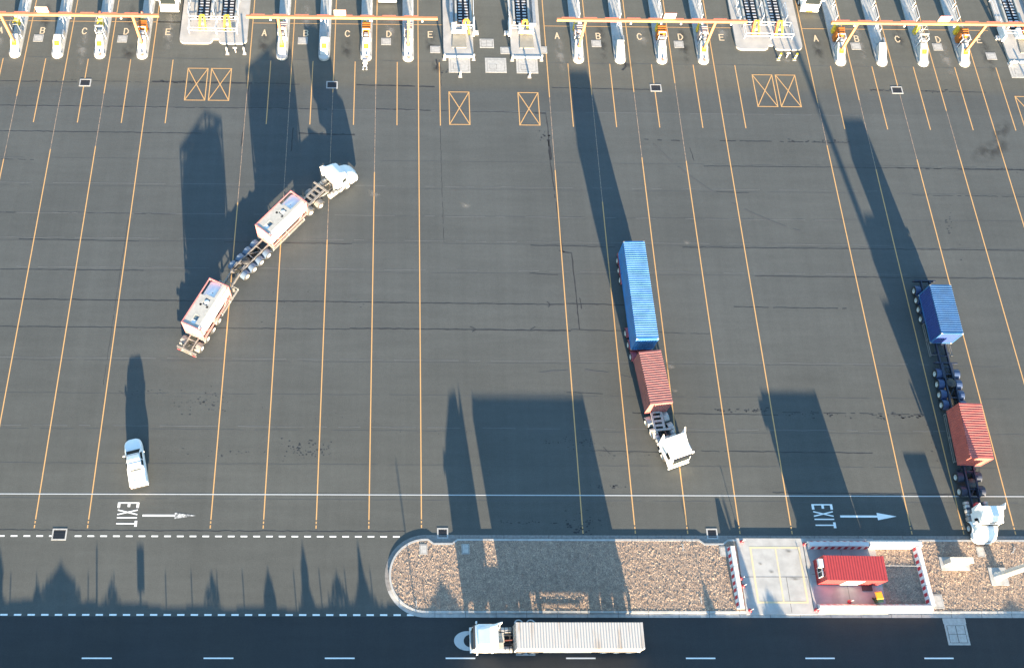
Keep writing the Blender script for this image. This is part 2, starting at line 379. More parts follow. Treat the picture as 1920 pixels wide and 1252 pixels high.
for x, y, s in [(30.9, 42.6, .9), (31, 39.7, .6), (34.6, 58.5, .7), (8.5, 63.5, 1.2), (-2.5, 65, 1.4), (51, 86, 1.2)]: stain(x, y, s * 1.3, s, mat='stainl')
for k, x0 in enumerate((-18.82, 19.62, 53.85, -53.1)):
    for i in range(5):
        stain(x0 + 1.75 + 5.44 * i + random.uniform(-.3, .3), 88 + random.uniform(-1.5, 4), 1.7, random.uniform(4, 9), 0.0085 + i * .0002, mat='stainl' if (i + k) % 2 else 'stain')

# ------------------------------------------------------------------ painted markings
ol = MB('orange_line'); ow = MB('orange_worn')
W = 0.06
SP = 5.435
MOD = [-53.12, -18.82, 19.60, 53.86]
def vline(mb, x, y0, y1, w=W, z=0.008, xt=None):
    xt = x if xt is None else xt
    mb.sheet([(x - w, y0), (x + w, y0), (xt + w, y1), (xt - w, y1)], z)
# yard run (from south end to worn part) : (module, line, south y, worn from, worn to, top)
SOUTH = {(0, 2): 24.2, (0, 3): 24.2, (0, 4): 24.2, (1, 0): 24.2, (1, 1): 24.2, (1, 2): 24.2, (1, 3): 24.2, (1, 4): 24.3}
for m in range(4):
    for i in range(5):
        x = MOD[m] + SP * i
        ys = SOUTH.get((m, i), 23.75)
        full = i == 4
        worn = {0: (66.5, 79), 1: (69.5, 79), 2: (71, 81.5), 3: (71.5, 79.5)}.get(i)
        if m == 1: worn = {0: (63.5, 80.5), 1: (62, 80), 2: (58.5, 80), 3: (68, 81.4)}.get(i)
        if m == 2: worn = {0: (68.5, 79.5), 1: (64, 80), 2: (70.5, 80.5), 3: (70, 82)}.get(i)
        if m == 3: worn = {0: (72.5, 79), 1: (69, 79.5), 2: (70.5, 81), 3: (72, 78)}.get(i)
        if full:
            vline(ol, x, ys + .9, 112)
        else:
            vline(ol, x, ys + .9, worn[0]); vline(ow, x, worn[0], worn[1], W * .6, 0.009); vline(ol, x, worn[1], 112)
        vline(ol, x, ys, ys + .35); vline(ol, x, ys + .5, ys + .75)
        # stub line beside each island nose
        sx = x + 2.72
        vline(ol, sx, 75.0, 85.0)
    # stop line between the islands
    x0 = MOD[m] - (0.0 if m else 3)
    edges = [x0]
    for i in range(4):
        ix = MOD[m] + SP * i + 4.13; edges += [ix - .8, ix + .8]
    edges += [MOD[m] + SP * 4 + 3.25]
    for a, b in zip(edges[0::2], edges[1::2]): ol.rect(a, b, 91.18, 91.28, 0.0105)
ol.rect(-31.3, -28.2, 91.18, 91.28, 0.0105)
def xbox(x0, x1, y0, y1, w=.115):
    z = 0.0085
    for a, b in (((x0, y0), (x1, y0)), ((x1, y0), (x1, y1)), ((x1, y1), (x0, y1)), ((x0, y1), (x0, y0)), ((x0, y0), (x1, y1)), ((x1, y0), (x0, y1))):
        a = Vector(a); b = Vector(b); d = (b - a).normalized(); n = Vector((-d.y, d.x)) * w / 2; a -= d * w / 2 * .9; b += d * w / 2 * .9
        ol.add([(*(a + n), z), (*(a - n), z), (*(b - n), z), (*(b + n), z)], [[0, 1, 2, 3]]); z += .0004
for x0, y0 in ((-26.6, 78.6), (-23.6, 78.6), (6.8, 75.2), (15.6, 75.2), (46.1, 78.4), (49.1, 78.4), (79.6, 75.3)): xbox(x0, x0 + 2.55, y0, y0 + 5.05)
struct(ol, 'lane_line'); struct(ow, 'worn_lane_line')
wl = MB('white_line')
wt = MB('white_thin'); wt.rect(-60, 95, 27.73, 27.83, 0.011); struct(wt, 'thin_white_line')
x = -56.0
while x < 1.0: wl.rect(x, x + .68, 23.31, 23.46, 0.009) if not (-34.9 < x < -33.4) else None; x += 1.302
x = -56.2
while x < 1.6: wl.rect(x, x + .72, 15.48, 15.65, 0.0095); x += 1.34
x = -42.0 + .1
for k in range(16): wl.rect(-53.8 + 11.8 * k, -50.9 + 11.8 * k, 11.4, 11.53, 0.004)
struct(wl, 'dashed_white_line')

STROKES = {
    'A': [((0, 0), (.5, 1)), ((.5, 1), (1, 0)), ((.2, .36), (.8, .36))],
    'B': [((0, 0), (0, 1)), ((0, 1), (.7, 1)), ((.7, 1), (.95, .82)), ((.95, .82), (.8, .53)), ((.8, .53), (0, .53)), ((.8, .53), (1, .25)), ((1, .25), (.75, 0)), ((.75, 0), (0, 0))],
    'C': [((1, .8), (.7, 1)), ((.7, 1), (.3, 1)), ((.3, 1), (0, .7)), ((0, .7), (0, .3)), ((0, .3), (.3, 0)), ((.3, 0), (.7, 0)), ((.7, 0), (1, .2))],
    'D': [((0, 0), (0, 1)), ((0, 1), (.55, 1)), ((.55, 1), (1, .65)), ((1, .65), (1, .35)), ((1, .35), (.55, 0)), ((.55, 0), (0, 0))],
    'E': [((0, 0), (0, 1)), ((0, 1), (1, 1)), ((0, .53), (.8, .53)), ((0, 0), (1, 0))],
    'X': [((0, 0), (1, 1)), ((0, 1), (1, 0))], 'I': [((.5, 0), (.5, 1))], 'T': [((0, 1), (1, 1)), ((.5, 0), (.5, 1))]}
def glyph(mb, ch, org, ux, uy, w, h, sw, z, sv=None):
    """letter in a w x h cell from org, reading direction ux, letter-up direction uy; sw = stroke width"""
    ux = Vector(ux); uy = Vector(uy); o = Vector(org)
    for a, b in STROKES[ch]:
        A = o + ux * (a[0] * w) + uy * (a[1] * h); B = o + ux * (b[0] * w) + uy * (b[1] * h)
        d = (B - A).normalized(); n = Vector((-d.y, d.x))
        t = sw if (sv is None or abs(d.dot(uy)) > .7) else sv
        e = t / 2 if sv is None else 0.06
        A -= d * e * .95; B += d * e * .95; n *= t / 2
        mb.add([(*(A + n), z), (*(A - n), z), (*(B - n), z), (*(B + n), z)], [[0, 1, 2, 3]]); z += .0005
MT['letter'] = paint_mat('letter_paint', (0.62, 0.47, 0.30), 0.3)
for m in range(4):
    for i, ch in enumerate('ABCDE'):
        g = MB('letter'); glyph(g, ch, (MOD[m] + SP * i + 1.35, 89.12), (1, 0), (0, 1), .52, .95, .15, .012)
        struct(g, 'lane_letter_' + ch.lower())
def exit_word(x0, ytop, name):
    g = MB('white_line'); y = ytop
    for ch, w in zip('EXIT', (.46, .46, .1, .5)):
        glyph(g, ch, (x0, y), (0, -1), (1, 0), w, 1.95, .13, .011, .26); y -= {'E': .75, 'X': .75, 'I': .42, 'T': .7}[ch]
    struct(g, name)
exit_word(-28.45, 26.85, 'exit_marking'); exit_word(44.0, 26.85, 'exit_marking')
g = MB('white_line').rect(46.7, 50.6, 25.5, 25.72, .011); g.sheet([(50.6, 25.22), (52.65, 25.62), (50.6, 26.0)], .0115); struct(g, 'arrow_marking')
g = MB('white_line').rect(-25.9, -22.6, 25.43, 25.63, .011); g.cur = 'white_worn'; g.sheet([(-22.6, 25.2), (-20.4, 25.53), (-22.6, 25.85)], .0115); struct(g, 'worn_arrow_marking')
# numeral ring painted on the road in front of the westbound truck, with the marks beside it
g = MB('white_thin')
def ringpart(cx, cy, ro, ri, x_cut, z):
    n = 28
    for i in range(n):
        a0, a1 = PI / 2 + PI * i / n, PI / 2 + PI * (i + 1) / n
        q = [(cx + math.cos(a0) * ro[0], cy + math.sin(a0) * ro[1]), (cx + math.cos(a1) * ro[0], cy + math.sin(a1) * ro[1]),
             (cx + .35 + math.cos(a1) * ri[0], cy + math.sin(a1) * ri[1]), (cx + .35 + math.cos(a0) * ri[0], cy + math.sin(a0) * ri[1])]
        g.sheet(q, z)
ringpart(7.4, 13.1, (1.35, .93), (.75, .62), 0, .001)
for s in (-1, 1): g.rect(7.4, 11.5, 13.1 + s * .775 - .155, 13.1 + s * .775 + .155, .0015)
g.rect(12.1, 14.0, 11.72, 11.82, .0015).rect(12.1, 12.25, 11.82, 12.3, .0017).rect(12.8, 13.3, 11.82, 12.3, .0017).rect(13.85, 14.0, 11.82, 12.3, .0017)
for cx in (12.5, 13.7):
    for i in range(10):
        a0, a1 = PI * i / 10, PI * (i + 1) / 10
        g.sheet([(cx + .45 * math.cos(a0), 14.75 + .4 * math.sin(a0)), (cx + .45 * math.cos(a1), 14.75 + .4 * math.sin(a1)), (cx + .33 * math.cos(a1), 14.75 + .28 * math.sin(a1)), (cx + .33 * math.cos(a0), 14.75 + .28 * math.sin(a0))], .0019)
struct(g, 'road_numeral')
MT['white_line_road'] = MT['white_line']

# ------------------------------------------------------------------ covers, drains
def cover(name, x, y, w, d, label, parts=1, mat='pit', z=0, grp='concrete pit covers'):
    t = thing(name, label, 'pit cover', (x, y, z), 0, grp)
    MB(mat).box(-w / 2, w / 2, -d / 2, d / 2, .0, .02).build('surround', t)
    f = w * .09
    g = MB('joint').rect(-w / 2 + f, w / 2 - f, -d / 2 + f, d / 2 - f, .023)
    g.cur = mat
    iw = w - 2 * f - .06; idp = d - 2 * f - .06
    if parts == 4:
        for sx in (-1, 1):
            for sy in (-1, 1):
                g.rect(sx * iw / 4 - iw / 4 + .02, sx * iw / 4 + iw / 4 - .02, sy * idp / 4 - idp / 4 + .02, sy * idp / 4 + idp / 4 - .02, .027)
    else: g.rect(-iw / 2, iw / 2, -idp / 2, idp / 2, .027)
    if parts == 2:
        g.cur = 'joint'; g.rect(-iw / 2 + .3, -iw / 2 + 1.2, -idp / 2 + .25, -idp / 2 + 1.1, .031); g.cur = mat; g.rect(-iw / 2 + .34, -iw / 2 + 1.16, -idp / 2 + .29, -idp / 2 + 1.06, .034)
    g.build('lid', t); return t
GN = ('leftmost', 'second', 'third', 'rightmost')
for m in range(4):
    for ch, k in (('B', 1), ('D', 3)):
        cover('pit_cover', MOD[m] + SP * k + 1.25, 88.35, 1.25, 1.15, f'square concrete cover below lane letter {ch} of the {GN[m]} gate group')
    if m: cover('pit_cover', {1: 5.15, 2: 19.1, 3: 78.2}[m], {1: 87.1, 2: 87.2, 3: 86.9}[m], 1.3, 1.15, {1: 'square concrete cover below letter E, left of the black-ramped platform', 2: 'square concrete cover straddling the orange line left of lane A', 3: 'square concrete cover below letter E at the right edge'}[m])
cover('pit_cover', 11.9, 88.2, 1.85, 1.5, 'four-panel concrete cover between the two middle platforms', 4)
cover('pit_cover', 14.3, 87.05, 1.3, 1.15, 'plain concrete cover left of the right middle platform')
cover('pit_cover', 12.95, 84.6, 2.75, 2.4, 'large pale concrete cover with a small hatch between the two middle platforms', 2)
cover('pit_cover', 8.25, 84.6, 2.8, 2.5, 'large pinkish concrete slab in front of the left middle platform', 2)
cover('pit_cover', 17.0, 84.6, 2.8, 2.5, 'large pinkish concrete slab in front of the right middle platform', 2)
cover('pit_cover', 81.6, 84.6, 3.2, 2.5, 'large concrete slab at the right edge below the last platform', 2)
for x, y, l in ((3.1, 22.05, 'pale square lid in the bark at the rounded island end'), (7.4, 22.1, 'blue-grey square lid in the shaded bark'), (33.9, 21.9, 'pale lid at the island drain left of the striped barrier'), (60.5, 21.9, 'pale lid in the bark beside the parked white cab')):
    cover('pit_cover', x, y, .8, 1.05, l, z=.165)
cover('pit_cover', 54.9, 16.9, 1.1, 1.4, 'beige lid in the bark at the lower right barrier corner', z=.165)
def drain(x, y, w, d, label):
    t = thing('drain_grate', label, 'drain', (x, y, 0), 0, 'iron drain grates')
    f = .14; g = MB('kerb')
    g.box(-w / 2, w / 2, -d / 2, -d / 2 + f, 0, .03).box(-w / 2, w / 2, d / 2 - f, d / 2, 0, .03).box(-w / 2, -w / 2 + f, -d / 2 + f, d / 2 - f, 0, .03).box(w / 2 - f, w / 2, -d / 2 + f, d / 2 - f, 0, .03)
    g.build('surround', t)
    g = MB('black').rect(-w / 2 + f, w / 2 - f, -d / 2 + f, d / 2 - f, .012); g.cur = 'grate'
    n = 5
    for i in range(n): g.box(-w / 2 + f, w / 2 - f, -d / 2 + f + (d - 2 * f) * (i + .3) / n, -d / 2 + f + (d - 2 * f) * (i + .6) / n, .014, .026)
    g.build('grate', t)
drain(-39.4, 81.2, 1.45, 1.15, 'drain grate in the leftmost gate group'); drain(-8.1, 81.2, 1.45, 1.15, 'drain grate lying in the truck shadow below lane C')
drain(33.35, 81.2, 1.45, 1.15, 'drain grate in the third gate group'); drain(64.5, 81.2, 1.45, 1.15, 'drain grate in the rightmost gate group')
drain(-34.15, 23.55, 1.5, 1.2, 'drain grate set in the white dashed line at the lower left')
drain(5.1, 23.75, 1.15, 1.1, 'drain grate at the rounded end of the bark island'); drain(33.0, 23.75, 1.15, 1.1, 'drain grate at the island kerb left of the concrete pad')
# covered apron in the road
t = thing('road_pit', 'concrete pit apron with four dark covers in the shaded road below the kerb', 'pit cover', (56.2, 14.0, 0))
MB('pit').box(-1.15, 1.15, .75, 1.3, 0, .02).box(-1.1, 1.1, -1.3, .75, 0, .015).build('surround', t)
g = MB('joint').rect(-.9, .9, -1.1, .6, .018); g.cur = 'chas_black'; g.cur = 'pit'
for sx in (-1, 1): 
    for a, b in ((-1.05, -.27), (-.22, .56)): g.rect(sx * .44 - .4, sx * .44 + .4, a, b, .021)
g.build('lid', t)

# ------------------------------------------------------------------ the bark island
def island_outline(inset, x1=95):
    r = 4.12 - inset; cx, cy = 3.3, 19.45; P = []
    for i in range(33):
        a = PI / 2 + PI * i / 32; P.append((cx + r * math.cos(a), cy + r * math.sin(a)))
    bot = (x1, cy - r)
    top = []
    dn = 0 if inset < .3 else .42
    for c in (33.0, 5.1):
        top += [(c + 1.5, cy + r), (c + .95, cy + r - dn), (c - .95, cy + r - dn), (c - 1.5, cy + r)]
    return P + [bot, (x1, cy + r)] + top
O0, O1, O2 = island_outline(0), island_outline(.42), island_outline(.62)
def band(A, B, zA, zB, mat, name):
    g = MB(mat); n = len(A)
    vs = [(x, y, zA) for x, y in A] + [(x, y, zB) for x, y in B]
    g.add(vs, [[i, (i + 1) % n, n + (i + 1) % n, n + i] for i in range(n)]); return g
g = MB('kerb'); n = len(O0)
for A, B, za, zb in ((O0, O0, 0, .012), (O0, O1, .012, .018), (O1, O1, .018, .16), (O1, O2, .16, .165), (O2, O2, .165, .1)):
    for i in range(n):
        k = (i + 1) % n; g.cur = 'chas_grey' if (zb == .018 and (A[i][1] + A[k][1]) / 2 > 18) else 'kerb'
        g.add([(*A[i], za), (*A[k], za), (*B[k], zb), (*B[i], zb)], [[0, 1, 2, 3]])
struct(g, 'kerb')
g = MB('joint')
for k in range(30): x = 4.2 + 3.05 * k; g.box(x - .02, x + .02, 15.33, 15.76, .0, .022); g.box(x - .02, x + .02, 15.76, 15.96, .1, .169)
for k in range(20): x = 6.8 + 4.6 * k; g.box(x - .02, x + .02, 23.0, 23.56, .0, .024) if abs(x - 33) > 1.5 else None
struct(g, 'kerb_joint')
g = MB('bark').sheet([p for p in O2], .125); struct(g, 'bark_bed')
g = MB('chip')
def in_pad(x, y): return 35.2 < x < 49.8
cnt = 0
while cnt < 24000:
    x = random.uniform(-.6, 69); y = random.uniform(16.0, 22.95)
    if in_pad(x, y) or (x < 3.3 and (x - 3.3) ** 2 + (y - 19.45) ** 2 > 3.45 ** 2) or ((abs(x - 33) < 1.5 or abs(x - 5.1) < 1.5) and y > 22.45): continue
    a = random.uniform(0, PI); l = random.uniform(.03, .10); w = random.uniform(.012, .03)
    d = Vector((math.cos(a), math.sin(a), random.uniform(-.22, .22))) * l; e = Vector((-math.sin(a), math.cos(a), random.uniform(-.4, .4))) * w
    c = Vector((x, y, .145 + random.uniform(0, .03)))
    g.add([c - d - e, c + d - e, c + d + e, c - d + e], [[0, 1, 2, 3]]); cnt += 1
struct(g, 'bark_chips', 'stuff', recalc=False)
# concrete pad and enclosure slab
g = MB('concrete').box(35.35, 42.3, 15.62, 23.25, .02, .172); struct(g, 'concrete_pad')
g = MB('slab').box(42.3, 49.6, 15.62, 23.25, .02, .168); struct(g, 'enclosure_slab')
g = MB('kerb').box(42.25, 42.5, 15.9, 22.7, .17, .21); struct(g, 'pad_edge_strip')
g = MB('joint').rect(42.15, 42.21, 15.9, 22.9, .176).rect(35.4, 42.1, 19.3, 19.35, .176).rect(39.9, 39.95, 15.8, 19.3, .1765).rect(46.0, 46.04, 15.7, 23.2, .172).rect(42.6, 49.5, 19.6, 19.64, .1725); struct(g, 'pad_joint')
g = MB('faded_yellow'); z = .179
for a, b, c, d in ((36.6, 41.8, 22.2, 22.4), (36.6, 41.8, 16.7, 16.9), (36.6, 36.8, 16.9, 22.2), (41.6, 41.8, 16.9, 22.2), (39.2, 39.36, 16.9, 22.2)): g.rect(a, b, c, d, z)
struct(g, 'faded_bay_line')
for x, y, w, h in ((38.5, 19.9, .7, .5), (40.8, 19.2, 1.6, .5), (40.6, 22, .9, .5), (37.5, 20.7, .6, .4)): stain(x, y, w, h, .181)

# ------------------------------------------------------------------ striped barriers
def barrier(x, y, L, ang, label, stripes, faded=False):
    stripe = 'bfade' if faded else 'bred'
    t = thing('striped_barrier', label, 'barrier', (x, y, .17), ang)
    n = max(1, round(L / 1.95)); ml = L / n
    for k in range(n):
        a = -L / 2 + k * ml + .02; b = a + ml - .04; g = MB('barrier'); H = .6
        secs = []
        for xx in (a, b): secs.append([(xx, -.42, 0), (xx, .42, 0), (xx, .42, .08), (xx, .2, H), (xx, -.2, H), (xx, -.42, .08)])
        g.loft(secs)
        g.cur = stripe
        if stripes:
            ns = 3
            for j in range(ns):
                for s in (-1, 1):
                    x0 = a + (j + .25) * ml / ns
                    g.add([(x0, s * .423, .085), (x0 + .34, s * .423, .085), (x0 + .5, s * .207, H - .02), (x0 + .16, s * .207, H - .02)], [[0, 1, 2, 3] if s < 0 else [3, 2, 1, 0]])
        g.build('barrier_module', t)
    return t
barrier(34.75, 19.25, 6.2, R(91.2), 'red and white striped barrier along the left side of the concrete pad', True)
barrier(53.95, 19.4, 5.9, R(92), 'red and white striped barrier on the bark, right side of the kiosk enclosure', True)
barrier(45.7, 22.55, 6.2, 0, 'red striped white barrier along the upper edge behind the kiosk', True)
barrier(51.6, 22.6, 5.4, 0, 'plain white barrier continuing the upper row to the right', False)
barrier(48.3, 16.2, 11.4, 0, 'long white barrier with faint red stripes along the lower kerb', True, True)
def chain_post(x, y, label):
    t = thing('red_post', label, 'post', (x, y, .172), 0, 'red base posts')
    MB('bred').lathe([(.0, .0), (.2, .0), (.2, .05), (.17, .12), (.08, .17), (0, .18)], n=16).build('base', t)
    MB('barrier').cyl((0, 0, .15), (0, 0, .95), .025, n=8).lathe([(0, .93), (.045, .95), (.045, 1.0), (0, 1.03)], n=8).build('pole', t)
for x, y, l in ((35.9, 22.9, 'red-based post at the upper left corner of the pad'), (35.3, 19.15, 'upper red-based post beside the left barrier'), (35.4, 18.4, 'lower red-based post beside the left barrier'),
                (35.75, 16.0, 'red-based post at the lower left corner of the pad'), (42.35, 22.65, 'red-based post at the left end of the upper barrier'), (42.4, 16.05, 'red-based post at the left end of the lower barrier'), (45.9, 16.85, 'red-based post inside the enclosure below the kiosk')):
    chain_post(x, y, l)

# wheelie bin
t = thing('wheelie_bin', 'green wheelie bin with an open orange-yellow lid below the red kiosk', 'bin', (48.6, 16.95, .17), R(6))
g = MB('bingreen'); g.loft([[(-.2, -.22, .08), (.2, -.22, .08), (.2, .2, .08), (-.2, .2, .08)], [(-.28, -.3, 1.0), (.28, -.3, 1.0), (.28, .3, 1.0), (-.28, .3, 1.0)]]); g.box(-.29, .29, -.31, .31, .98, 1.02); g.build('body', t)
MB('binlid').loft([[(-.36, .0, 1.03), (.36, .0, 1.03), (.36, .74, 1.03), (-.36, .74, 1.03)], [(-.3, .05, 1.12), (.3, .05, 1.12), (.3, .66, 1.12), (-.3, .66, 1.12)]]).build('lid', t)
for s in (-1, 1): MB('tyre').cyl((s * .22, .26, .1), (s * .28, .26, .1), .1, n=12).build('wheel', t)
# cabinet and mast
g = MB('kerb').box(56.0, 58.95, 20.0, 21.35, .1, .2); struct(g, 'cabinet_footing'); g = MB('kerb').box(60.8, 62.6, 18.5, 20.3, .1, .22); struct(g, 'mast_footing')
t = thing('electrical_cabinet', 'long beige electrical cabinet on a concrete footing in the bark', 'cabinet', (57.5, 20.75, .2))
MB('beige').box(-1.15, 1.15, -.24, .24, 0, 1.38).build('body', t, bevel=.02)
g = MB('beige').loft([[(-1.2, -.3, 1.38), (1.2, -.3, 1.38), (1.2, .3, 1.38), (-1.2, .3, 1.38)], [(-1.18, -.28, 1.46), (1.18, -.28, 1.46), (1.18, .28, 1.5), (-1.18, .28, 1.5)]]); g.build('roof', t)
for k in range(3): MB('beige').box(-1.1 + k * .74, -1.1 + k * .74 + .7, -.262, -.241, .08, 1.32).build('door', t)
t = thing('light_mast', 'tall grey light mast leaning out of the right edge from a square footing', 'light mast', (61.65, 19.4, .22))
MB('mast').lathe([(.5, 0), (.5, .06), (.38, .08), (.36, 2), (.2, 26)], n=10).build('pole', t)
MB('steel').box(-1.1, 1.1, -.12, .12, 25.9, 26.1).box(-.12, .12, -1.1, 1.1, 25.85, 26.12).build('head_frame', t)
for sx, sy in ((-1, 0), (1, 0), (0, -1), (0, 1)): MB('black').box(sx * .95 - .25, sx * .95 + .25, sy * .95 - .25, sy * .95 + .25, 25.6, 25.83).build('floodlight', t)

# ------------------------------------------------------------------ containers
def corr(L, pitch=.275, d=.035, margin=.12):
    """trapezoid profile along L: list of (s, offset)"""
    n = max(2, round((L - 2 * margin) / pitch)); p = (L - 2 * margin) / n; out = [(-L / 2, 0), (-L / 2 + margin, 0)]
    for i in range(n):
        s = -L / 2 + margin + i * p
        out += [(s + p * .18, 0), (s + p * .36, -d), (s + p * .64, -d), (s + p * .82, 0)]
    return out + [(L / 2 - margin, 0), (L / 2, 0)]
def container_parts(t, L, top, side, H=2.59, frame=None, z0=0.0, door_end=-1, roof_d=.05, castings='steel', logo=None):
    W2 = 1.219; frame = frame or side; b = .09
    g = MB(frame)
    for sx in (-1, 1):
        for sy in (-1, 1): g.box(sx * W2 - (b if sx > 0 else 0), sx * W2 + (b if sx < 0 else 0), sy * L / 2 - (b + .05 if sy > 0 else 0), sy * L / 2 + (b + .05 if sy < 0 else 0), z0 + .12, z0 + H - .12)
        x0, x1 = (W2 - b, W2) if sx > 0 else (-W2, -W2 + b)
        g.box(x0, x1, -L / 2 + .18, L / 2 - .18, z0 + .02, z0 + .17); g.box(x0, x1, -L / 2 + .18, L / 2 - .18, z0 + H - .14, z0 + H - roof_d - .006)
    for sy in (-1, 1):
        y0, y1 = (L / 2 - b, L / 2) if sy > 0 else (-L / 2, -L / 2 + b)
        g.box(-W2 + .18, W2 - .18, y0, y1, z0 + .02, z0 + .15); g.box(-W2 + .18, W2 - .18, y0, y1, z0 + H - .13, z0 + H - .004)
    g.build('frame', t)
    # roof
    g = MB(top); P = corr(L - .16, d=roof_d); zz = z0 + H + .003; x = W2 - .012
    for (s0, o0), (s1, o1) in zip(P[:-1], P[1:]): g.quad((-x, s0, zz + o0), (x, s0, zz + o0), (x, s1, zz + o1), (-x, s1, zz + o1))
    g.build('roof_panel', t)
    for sx in (-1, 1):
        g = MB(side); P = corr(L - .26, margin=.05)
        for (s0, o0), (s1, o1) in zip(P[:-1], P[1:]):
            g.quad((sx * (W2 - .02 + o0), s0, z0 + .15), (sx * (W2 - .02 + o1), s1, z0 + .15), (sx * (W2 - .02 + o1), s1, z0 + H - .1), (sx * (W2 - .02 + o0), s0, z0 + H - .1))
        g.build('side_panel', t)
    g = MB(side); P = corr(2 * W2 - .16, margin=.04); e = -door_end
    for (s0, o0), (s1, o1) in zip(P[:-1], P[1:]):
        g.quad((s0, e * (L / 2 - .03 + o0), z0 + .14), (s1, e * (L / 2 - .03 + o1), z0 + .14), (s1, e * (L / 2 - .03 + o1), z0 + H - .12), (s0, e * (L / 2 - .03 + o0), z0 + H - .12))
    g.build('end_panel', t)
    for sx in (-1, 1):
        g = MB(side); y = door_end * (L / 2 - .02)
        g.box(min(sx * .01, sx * 1.12), max(sx * .01, sx * 1.12), min(y, y - door_end * .05), max(y, y - door_end * .05), z0 + .15, z0 + H - .14); d_ = g.build('door', t)
        for xx in (.3, .82): MB('steel').cyl((sx * xx, y + door_end * .04, z0 + .2), (sx * xx, y + door_end * .04, z0 + H - .2), .022, n=6).build('lock_bar', d_)
    for sx in (-1, 1):
        for sy in (-1, 1):
            for zc in (z0, z0 + H - .118):
                MB(castings).box(sx * W2 - (.162 if sx > 0 else -.0) , sx * W2 + (.162 if sx < 0 else 0), sy * L / 2 - (.178 if sy > 0 else 0), sy * L / 2 + (.178 if sy < 0 else 0), zc, zc + .118).build('corner_casting', t)
    MB(side).box(-W2 + .1, W2 - .1, -L / 2 + .1, L / 2 - .1, z0 + .03, z0 + .06).build('floor', t)
    return t
def container(x, y, a, L, top, side, label, z=1.2, H=2.59, frame=None, door_end=-1, castings='steel'):
    t = thing('shipping_container', label, 'shipping container', (x, y, z), R(a), 'shipping containers on trailers')
    return container_parts(t, L, top, side, H, frame, 0, door_end, castings=castings)
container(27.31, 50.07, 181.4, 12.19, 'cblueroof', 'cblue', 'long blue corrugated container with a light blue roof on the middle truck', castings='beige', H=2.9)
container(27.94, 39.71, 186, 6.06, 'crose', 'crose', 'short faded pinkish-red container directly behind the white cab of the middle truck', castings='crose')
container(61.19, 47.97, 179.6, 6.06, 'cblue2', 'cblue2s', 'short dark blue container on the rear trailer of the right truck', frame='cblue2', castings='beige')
container(61.0, 33.8, 177.9, 6.06, 'cred', 'cred', 'short bright red container on the front trailer of the right truck', castings='cred')
container(17.88, 13.12, 90, 12.19, 'cwhite', 'cwhite', 'long rusty off-white container on the truck driving along the lower road', castings='rung', H=2.44)
# kiosk
t = thing('kiosk_container', 'red corrugated container kiosk with a white door inside the striped barriers', 'kiosk', (45.97, 19.72, .17), R(-90.7))
container_parts(t, 6.06, 'ckiosk', 'ckiosk', 2.59, None, .0, 1, roof_d=.04, castings='ckiosk')
w = MB('white').box(-.3, .75, -3.16, -3.03, .95, 2.05); w.cur = 'glass'; w.box(-.22, .2, -3.17, -3.162, 1.05, 1.95).box(.27, .68, -3.17, -3.162, 1.05, 1.95); w.build('window', t)
MB('white').box(-.9, -.05, -3.55, -3.06, 2.1, 2.5).build('air_conditioner', t, bevel=.03)
# (local +x is south): entrance side
d_ = MB('white_block').box(1.222, 1.26, -.9, .9, .35, 2.35).build('service_hatch', t); MB('white').box(1.2, 1.262, .3, 1.2, .1, 2.2)
MB('chas_black').box(1.25, 1.75, 1.5, 2.5, -.0, .14).build('step', t)

